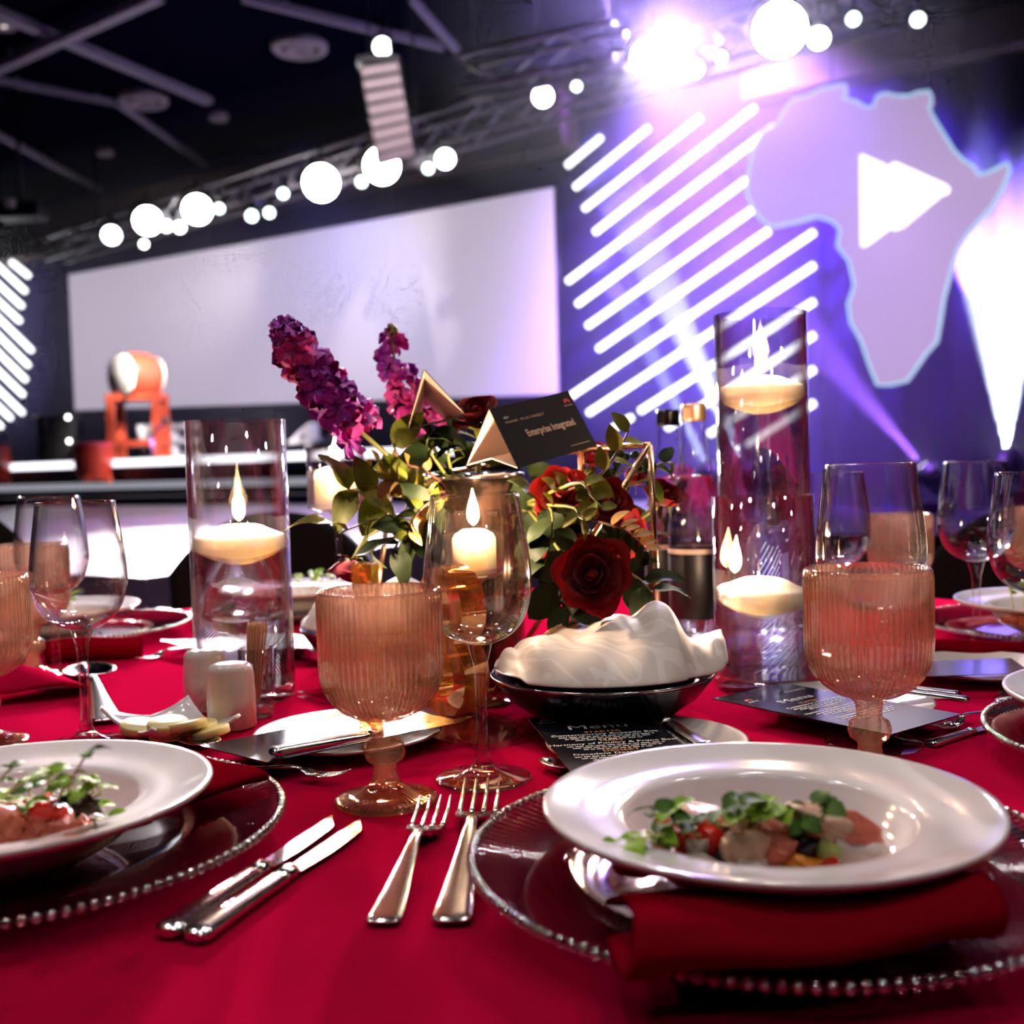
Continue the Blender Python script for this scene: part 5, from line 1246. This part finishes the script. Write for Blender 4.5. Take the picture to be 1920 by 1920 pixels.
sprig([c1, D(1130, 980, 1.05), D(1180, 1000, 1.04), D(1215, 1035, 1.04)], 'tiny', ('leaf_tan', 'leaf_dark'), 16, 'dark and tan twig behind the large rose', 1.4, 14, 'stem_brown')
sprig([c1, D(1110, 1040, 1.07), D(1190, 1080, 1.05), D(1222, 1110, 1.04)], 'rose', 'leaf_dark', 9, 'dark leaf sprig beside the gold upright rod', 1.0, 15)
sprig([c1, D(1060, 1050, 1.06), D(1050, 1100, 1.04), D(1075, 1160, 1.02)], 'rose', 'leaf_dark', 9, 'dark leaf sprig drooping below the large rose', 1.1, 16)
sprig([c1, D(1030, 950, 1.08), D(1035, 1000, 1.06), D(1020, 1060, 1.05)], 'rose', 'leaf_dark', 8, 'dark leaf sprig against the bronze vase', 1.1, 17)
sprig([c1, D(1200, 905, 1.10), D(1232, 872, 1.10), D(1262, 868, 1.11)], 'oval', ('leaf_dark', 'leaf_olive'), 6, 'green leaf sprig over the half-open rose', 0.8, 19)
# green berries
t = thing('berry_sprig', 'sprig of round green berries by the gold rod', 'berries', D(1150, 900, 1.09))
rn = random.Random(4)
k = B(); k.tube([(0, 0, 0), (0.012, 0, 0.012), (0.03, 0, 0.018)], 0.0012, 6); k.build('stem', MT['stem_green'], t)
for i in range(11):
    p = D(1158 + rn.uniform(-22, 48), 868 + rn.uniform(-24, 20), 1.085) - D(1150, 900, 1.09); k = B(); k.sphere(p, 0.0042, 10, 8); k.build('berry', MT['leaf_dark'], t)
# ---- name tents
def panel(pts, th, name, mo, mi, parent):
    n = (V(pts[1]) - V(pts[0])).cross(V(pts[3]) - V(pts[0])).normalized()
    k = B(); k.prism(pts, n * th); me = k.mesh(name); me.materials.append(mo); me.materials.append(mi)
    for f in me.polygons: f.material_index = 1 if f.normal.dot(n) > .5 else 0
    o = bpy.data.objects.new(name, me); COL.objects.link(o); o.parent = parent; return o
fl, ap, bk = D(970, 878, 1.035), D(917, 768, 1.068), D(875, 873, 1.10)
axv = (D(1115, 832, 1.098) - fl + D(1068, 738, 1.128) - ap) / 2
t = thing('name_tent', 'folded dark name tent printed Enterprise Integrated', 'name card', ap); o0 = ap
f0, a0_, b0 = fl - o0, V((0, 0, 0)), bk - o0
panel([f0, f0 + axv, a0_ + axv, a0_], 0.0009, 'front_panel', MT['card_dark'], MT['card_inner'], t)
panel([b0, b0 + axv, a0_ + axv, a0_][::-1], 0.0009, 'back_panel', MT['card_dark'], MT['card_inner'], t)
mid_ = (f0 + b0) / 2 + V((0, 0, .008))
panel([b0, mid_, mid_ + axv, b0 + axv], 0.0007, 'base_flap', MT['card_inner'], MT['card_inner'], t)
panel([mid_, f0, f0 + axv, mid_ + axv], 0.0007, 'base_flap', MT['card_inner'], MT['card_inner'], t)
upv = (a0_ - f0); Lx = axv.length; fn_ = axv.cross(upv).normalized(); fn_ = fn_ if fn_.y < 0 else -fn_
fm_ = frame(f0 + fn_ * 0.0012, axv, fn_); yl_ = fm_.to_3x3().inverted() @ upv; kx = yl_.x / yl_.y; Hy = yl_.y
def ctext(s, x, y, size, mat, align='LEFT', sx=1.0, bold=0.0):
    o = text(s, size, MT[mat], t, fm_ @ M.Translation((x * Lx + kx * y * Hy, y * Hy, 0.0003)), align=align, sx=sx, bold=bold); return o
o = ctext('Enterprise Integrated', 0.58, 0.42, 0.165 * Hy, 'ink_cream', 'CENTER', 1.0, 0.022)
xs_ = [v.co.x for v in o.data.vertices]; q_ = 0.60 * Lx / (max(xs_) - min(xs_))
for v in o.data.vertices: v.co.x *= q_
ctext('AR>', 0.10, 0.78, 0.055 * Hy, 'ink_white'); ctext('HUAWEI - YR CA CONNECT', 0.10, 0.70, 0.055 * Hy, 'ink_cream')
k = B()
for i in range(8):
    a = R(-8) + i * R(196) / 7; d = V((cos(a), sin(a), 0)); n = V((-d.y, d.x, 0)); r_ = 0.065 * Hy; c_ = V((0.91 * Lx + kx * .84 * Hy, 0.82 * Hy, 0.0004))
    k.add([c_ + d * r_ * .2, c_ + d * r_ * .6 + n * r_ * .22, c_ + d * r_, c_ + d * r_ * .6 - n * r_ * .22], [(0, 1, 2, 3)], False)
o = k.build('emblem', MT['ink_red'], t); o.matrix_local = fm_; o['label'] = 'red fan-shaped emblem'
ctext('HUAWEI', 0.91, 0.745, 0.04 * Hy, 'ink_cream', 'CENTER')
k = B(); k.box((0.82 * Lx + kx * .1 * Hy, 0.10 * Hy, 0.0003), (0.24 * Lx, 0.008 * Hy, 0.0001)); o = k.build('fine_print', MT['ink_cream'], t); o.matrix_local = fm_
# second tent, seen end-on from below
p1, p2, p3 = D(795, 694, 1.10), D(871, 776, 1.105), D(765, 804, 1.10)
q1, q2, q3 = D(797, 750, 1.185), D(834, 790, 1.185), D(783, 801, 1.185)
t = thing('name_tent', 'open-ended kraft-lined name tent perched above the greenery', 'name card', p1); o0 = p1
for a_, b_, c_, d_, nm in ((p1, p2, q2, q1, 'side_panel'), (p3, p1, q1, q3, 'side_panel'), (p2, p3, q3, q2, 'base_panel')):
    o = panel([a_ - o0, b_ - o0, c_ - o0, d_ - o0], 0.0009, nm, MT['card_dark'], MT['card_inner'], t)
# ================================================================== food
def nz(seed, amp):
    rn = random.Random(seed); w_ = [(V((rn.uniform(-1, 1), rn.uniform(-1, 1), rn.uniform(-1, 1))) * rn.uniform(2, 6), rn.random() * 6) for _ in range(6)]
    return lambda d: 1 + amp * sum(sin(d.dot(a) + b_) for a, b_ in w_) / 3
def chunk_mesh(s):
    k = B().sphere((0, 0, 0), 1.0, 11, 8, (1, 1, 1), nz(s, 0.34)); rn = random.Random(s + 50)
    k.v = [tuple(max(-.82, min(.82, c)) * rn.uniform(.92, 1.08) for c in v) for v in k.v]; k.sm = [rn.random() < .5 for _ in k.sm]
    return k.mesh('chunk')
CH = [chunk_mesh(s) for s in range(5)]
_cm = {}
def chunk(name, mat, label, cat, p, size, rot, group, v=0):
    key = (v % 5, mat)
    if key not in _cm:
        me = CH[v % 5].copy(); me.materials.clear(); me.materials.append(MT[mat]); _cm[key] = me
    o = bpy.data.objects.new(name, _cm[key]); COL.objects.link(o); o.location = p; o.scale = size; o.rotation_euler = rot
    return tag(o, label, cat, group)
def shoot(p, top, n, label, group, seed, sc=1.0, mat='greens', bend=0.3):
    rn = random.Random(seed); t = thing('salad_sprig', label, 'salad leaf', p, group=group); e = V(top) - V(p)
    side = V((rn.uniform(-1, 1), rn.uniform(-1, 1), 0)) * e.length * bend
    P = [V((0, 0, 0)), e * .5 + side, e]
    k = B(); k.tube([curve(P, i / 6) for i in range(7)], 0.0007 * sc, 6); k.build('stem', MT['greens_stem'], t)
    for i in range(n):
        c_ = curve(P, 1 - .22 * (i // 2)); a = i * pi + rn.random() * 2
        leaf('oval', mat, t, c_, (cos(a), sin(a), rn.uniform(-.1, .7)), rn.uniform(-.5, .5), sc * rn.uniform(.26, .40))
    return t
# ---- prawn salad in the right bowl; bowl centre and floor
cR = pR + V((0.0, -0.004, bz + 0.006)); zf = 0.020
def PR(x, y, z): return T(x, y, cR.z - TB + z)
RC = [  # kind, px, py, height, size xyz (m), variant
    ('prawn', 1470, 1560, .033, (.010, .020, .009), .5), ('prawn', 1590, 1565, .030, (.010, .018, .009), -.6), ('prawn', 1440, 1590, .028, (.010, .016, .010), .2),
    ('chicken', 1530, 1545, .036, (.022, .014, .008), .2), ('chicken', 1400, 1600, .026, (.016, .012, .010), .6), ('chicken', 1330, 1540, .034, (.016, .012, .007), .1), ('chicken', 1410, 1545, .036, (.016, .010, .007), .4),
    ('tomato', 1280, 1560, .030, (.014, .012, .010), .1), ('tomato', 1340, 1590, .025, (.012, .010, .010), .3), ('tomato', 1545, 1625, .020, (.008, .008, .007), 0), ('tomato', 1500, 1640, .018, (.009, .008, .007), 0), ('tomato', 1230, 1620, .018, (.016, .008, .005), .1), ('tomato', 1300, 1600, .022, (.012, .010, .008), .8),
    ('feta', 1595, 1595, .022, (.016, .014, .009), .2), ('feta', 1310, 1630, .020, (.009, .008, .008), .5), ('feta', 1405, 1640, .020, (.010, .008, .008), .9), ('feta', 1308, 1595, .027, (.0055, .0055, .006), 0), ('feta', 1360, 1645, .016, (.009, .008, .006), .3),
    ('olive', 1370, 1625, .020, (.010, .009, .008), .2), ('olive', 1510, 1590, .028, (.012, .009, .007), .4), ('olive', 1330, 1560, .029, (.009, .008, .007), .1),
    ('pepper', 1512, 1625, .024, (.008, .006, .005), .3), ('pepper', 1180, 1630, .018, (.010, .005, .004), .2),
    ('cucumber', 1550, 1600, .026, (.010, .006, .006), .5), ('cucumber', 1200, 1590, .024, (.014, .010, .008), .2), ('cucumber', 1225, 1600, .020, (.012, .008, .008), .7), ('cucumber', 1450, 1640, .018, (.008, .006, .006), .1)]
KM = {'prawn': ('prawn_piece', 'salmon', 'pink-red prawn piece in the right salad bowl', 'prawn'), 'chicken': ('chicken_piece', 'chicken', 'pale seared piece with dressing in the right salad bowl', 'meat'), 'tomato': ('tomato_chunk', 'tomato', 'dark red tomato chunk in the right salad bowl', 'tomato'), 'feta': ('cheese_cube', 'feta', 'creamy white crumb in the right salad bowl', 'cheese'), 'olive': ('black_olive', 'olive_black', 'glossy black olive in the right salad bowl', 'olive'), 'pepper': ('pepper_dice', 'orange_pepper', 'orange pepper dice in the right salad bowl', 'pepper'), 'cucumber': ('cucumber_slice', 'cucumber', 'green cucumber piece in the right salad bowl', 'cucumber')}
LBR = 'in the right salad bowl'
for i, (kd, x, y, z, s, rz) in enumerate(RC):
    nm, mt, lb, ct = KM[kd]; chunk(nm, mt, lb.replace(LBR, 'among the pea shoots of the prawn salad'), ct, PR(x, y, z + .002), [c * 1.18 for c in s], (rz * .5, rz, rz * 2), f'{ct} pieces in the prawn salad', i)
rn = random.Random(21)
for i, (x, y, z, tx, ty, tz_) in enumerate(((1250, 1560, .030, 1225, 1515, .052), (1290, 1560, .034, 1255, 1520, .050), (1340, 1545, .036, 1370, 1515, .056), (1360, 1560, .036, 1385, 1505, .058), (1430, 1540, .036, 1448, 1505, .056), (1480, 1535, .038, 1470, 1510, .052), (1520, 1540, .040, 1535, 1508, .054), (1200, 1590, .026, 1160, 1585, .036), (1215, 1590, .028, 1190, 1575, .040), (1320, 1570, .034, 1300, 1540, .046), (1390, 1560, .036, 1400, 1530, .048), (1240, 1590, .028, 1235, 1560, .040), (1500, 1560, .038, 1505, 1535, .046))):
    shoot(PR(x, y, z), PR(tx, ty, tz_), 4, 'green pea shoot on the prawn salad', 'pea shoots on the prawn salad', i + 40, 1.35, 'greens' if i % 3 else 'greens_dark', .35)
for x, y in ((1165, 1590), (1200, 1602), (1215, 1618)):
    o = B().lathe([(0.0003, 0.0), (0.011, 0.001), (0.0125, 0.003), (0.0118, 0.0045), (0.0003, 0.005)], 18).build('cucumber_slice', MT['cucumber']); o.location = PR(x, y, .020); o.rotation_euler = (.5, -.5, x); tag(o, 'round cucumber slice at the edge of the prawn salad', 'cucumber', 'cucumber rounds in the prawn salad')
# ---- salmon salad in the left bowl
cL = pL + V((0.003, -0.02, bz + 0.006))
def PL(x, y, z): return T(x, y, cL.z - TB + z)
for i, (x, y, z, s, rz) in enumerate(((125, 1560, .026, (.020, .013, .014), .3), (70, 1570, .024, (.016, .012, .012), .2), (15, 1560, .028, (.016, .015, .016), .5), (30, 1535, .034, (.018, .012, .010), .1), (-20, 1580, .024, (.018, .014, .014), .4), (90, 1545, .032, (.012, .010, .010), .9), (-50, 1550, .028, (.018, .016, .012), .1))):
    chunk('salmon_piece', 'salmon', 'coral pink salmon piece under the micro greens', 'salmon', PL(x, y, z), s, (rz, rz * .5, rz * 2), 'salmon pieces in the salmon salad', i)
for i, (x, y, z, s) in enumerate(((95, 1520, .040, (.010, .009, .008)), (70, 1515, .040, (.009, .008, .008)), (3, 1535, .036, (.006, .006, .006)))):
    chunk('tomato_chunk', 'tomato', 'dark red tomato chunk among the micro greens', 'tomato', PL(x, y, z), s, (0, 0, i), 'tomato pieces in the salmon salad', i)
for i, (x, y, z, s) in enumerate(((200, 1555, .020, (.012, .010, .004)), (240, 1548, .019, (.016, .006, .002)))):
    chunk('sauce_smear', 'sauce', 'amber dressing smear in the salmon salad bowl', 'sauce', PL(x, y, z), s, (0, 0, .3), 'dressing smears in the salmon salad', i)
t = thing('purple_leaf', 'dark purple salad leaf on top of the salmon salad', 'salad leaf', PL(115, 1492, .056))
leaf('big', 'leaf_purple', t, (-.006, 0, -.004), (1, -.1, .15), 0.2, .62); leaf('big', 'leaf_purple', t, (-.008, .004, -.006), (.8, .3, -.1), -0.3, .55)
for i, (x, y, z, tx, ty, tz_, n) in enumerate(((70, 1510, .040, 22, 1440, .080, 3), (85, 1500, .046, 80, 1450, .078, 5), (100, 1495, .048, 95, 1450, .078, 5), (120, 1490, .050, 130, 1455, .076, 5), (140, 1490, .046, 165, 1408, .096, 2), (150, 1505, .042, 178, 1470, .066, 3), (160, 1520, .036, 180, 1510, .044, 4), (165, 1540, .030, 205, 1535, .034, 4), (150, 1530, .034, 160, 1515, .048, 5), (55, 1525, .038, 60, 1500, .056, 4), (-5, 1530, .036, 5, 1500, .052, 4), (110, 1505, .045, 120, 1475, .062, 5), (90, 1510, .042, 60, 1470, .064, 4), (175, 1555, .024, 185, 1545, .032, 4), (130, 1505, .044, 150, 1480, .060, 4))):
    shoot(PL(x, y, z), PL(tx, ty, tz_), n, 'small green micro herb on the salmon salad', 'micro herbs on the salmon salad', i + 90, 1.0, 'greens' if i % 4 else 'greens_dark', .25)
# ---- salads far away
def far_salad(c, label, seed, dx=0, dy=0):
    rn = random.Random(seed)
    for i in range(4):
        chunk('salmon_piece', 'salmon', 'salmon piece ' + label, 'salmon', c + V((dx + rn.uniform(-.03, .03), dy + rn.uniform(-.03, .03), bz + .006 + .022)), (.016, .012, .010), (rn.random(), 0, rn.random() * 3), 'salmon pieces ' + label, i)
    for i in range(7):
        p = c + V((dx + rn.uniform(-.03, .03), dy + rn.uniform(-.03, .03), bz + .038)); shoot(p, p + V((rn.uniform(-.015, .015), rn.uniform(-.01, .01), .03)), 5, 'green micro herb ' + label, 'micro herbs ' + label, seed * 10 + i, 1.2)
far_salad(pBR, 'in the bowl at the lilac-lit menu', 3, -.05, -.02)
far_salad(pBC, 'in the bowl well behind the candle vase by the shakers', 5, .04, 0)
far_salad(pBL + V((-.03, .0, 0)), 'in the bowl behind the paired wine glasses', 7)
# ------------------------------------------------------------------ house lights above the hall, behind the table
def house(x, y, e):
    t = thing('house_downlight', 'round white ceiling downlight in the rows over the hall', 'light', V((x, y, HALL_H - 0.12)), group='house downlights')
    k = B(); k.lathe([(0.16, 0.12), (0.16, 0.0), (0.13, 0.0), (0.11, 0.06)], 20); k.build('rim', MT['grille'], t)
    k = B(); k.lathe([(0.001, 0.05), (0.11, 0.05)], 20); k.build('lens', MT['lamp_white'], t)
    spot('house_light', V((x, y, HALL_H - 0.14)), V((x * .3, y * .3 + .6, TB)), e, (1.0, 0.90, 0.88), 60, 0.8, 0.10, None)
for x in (-3.2, -1.2, 1.0, 3.0):
    for y, e in ((-3.0, 18), (1.2, 70), (3.6, 85)): house(x, y, e)
bpy.context.view_layer.update()
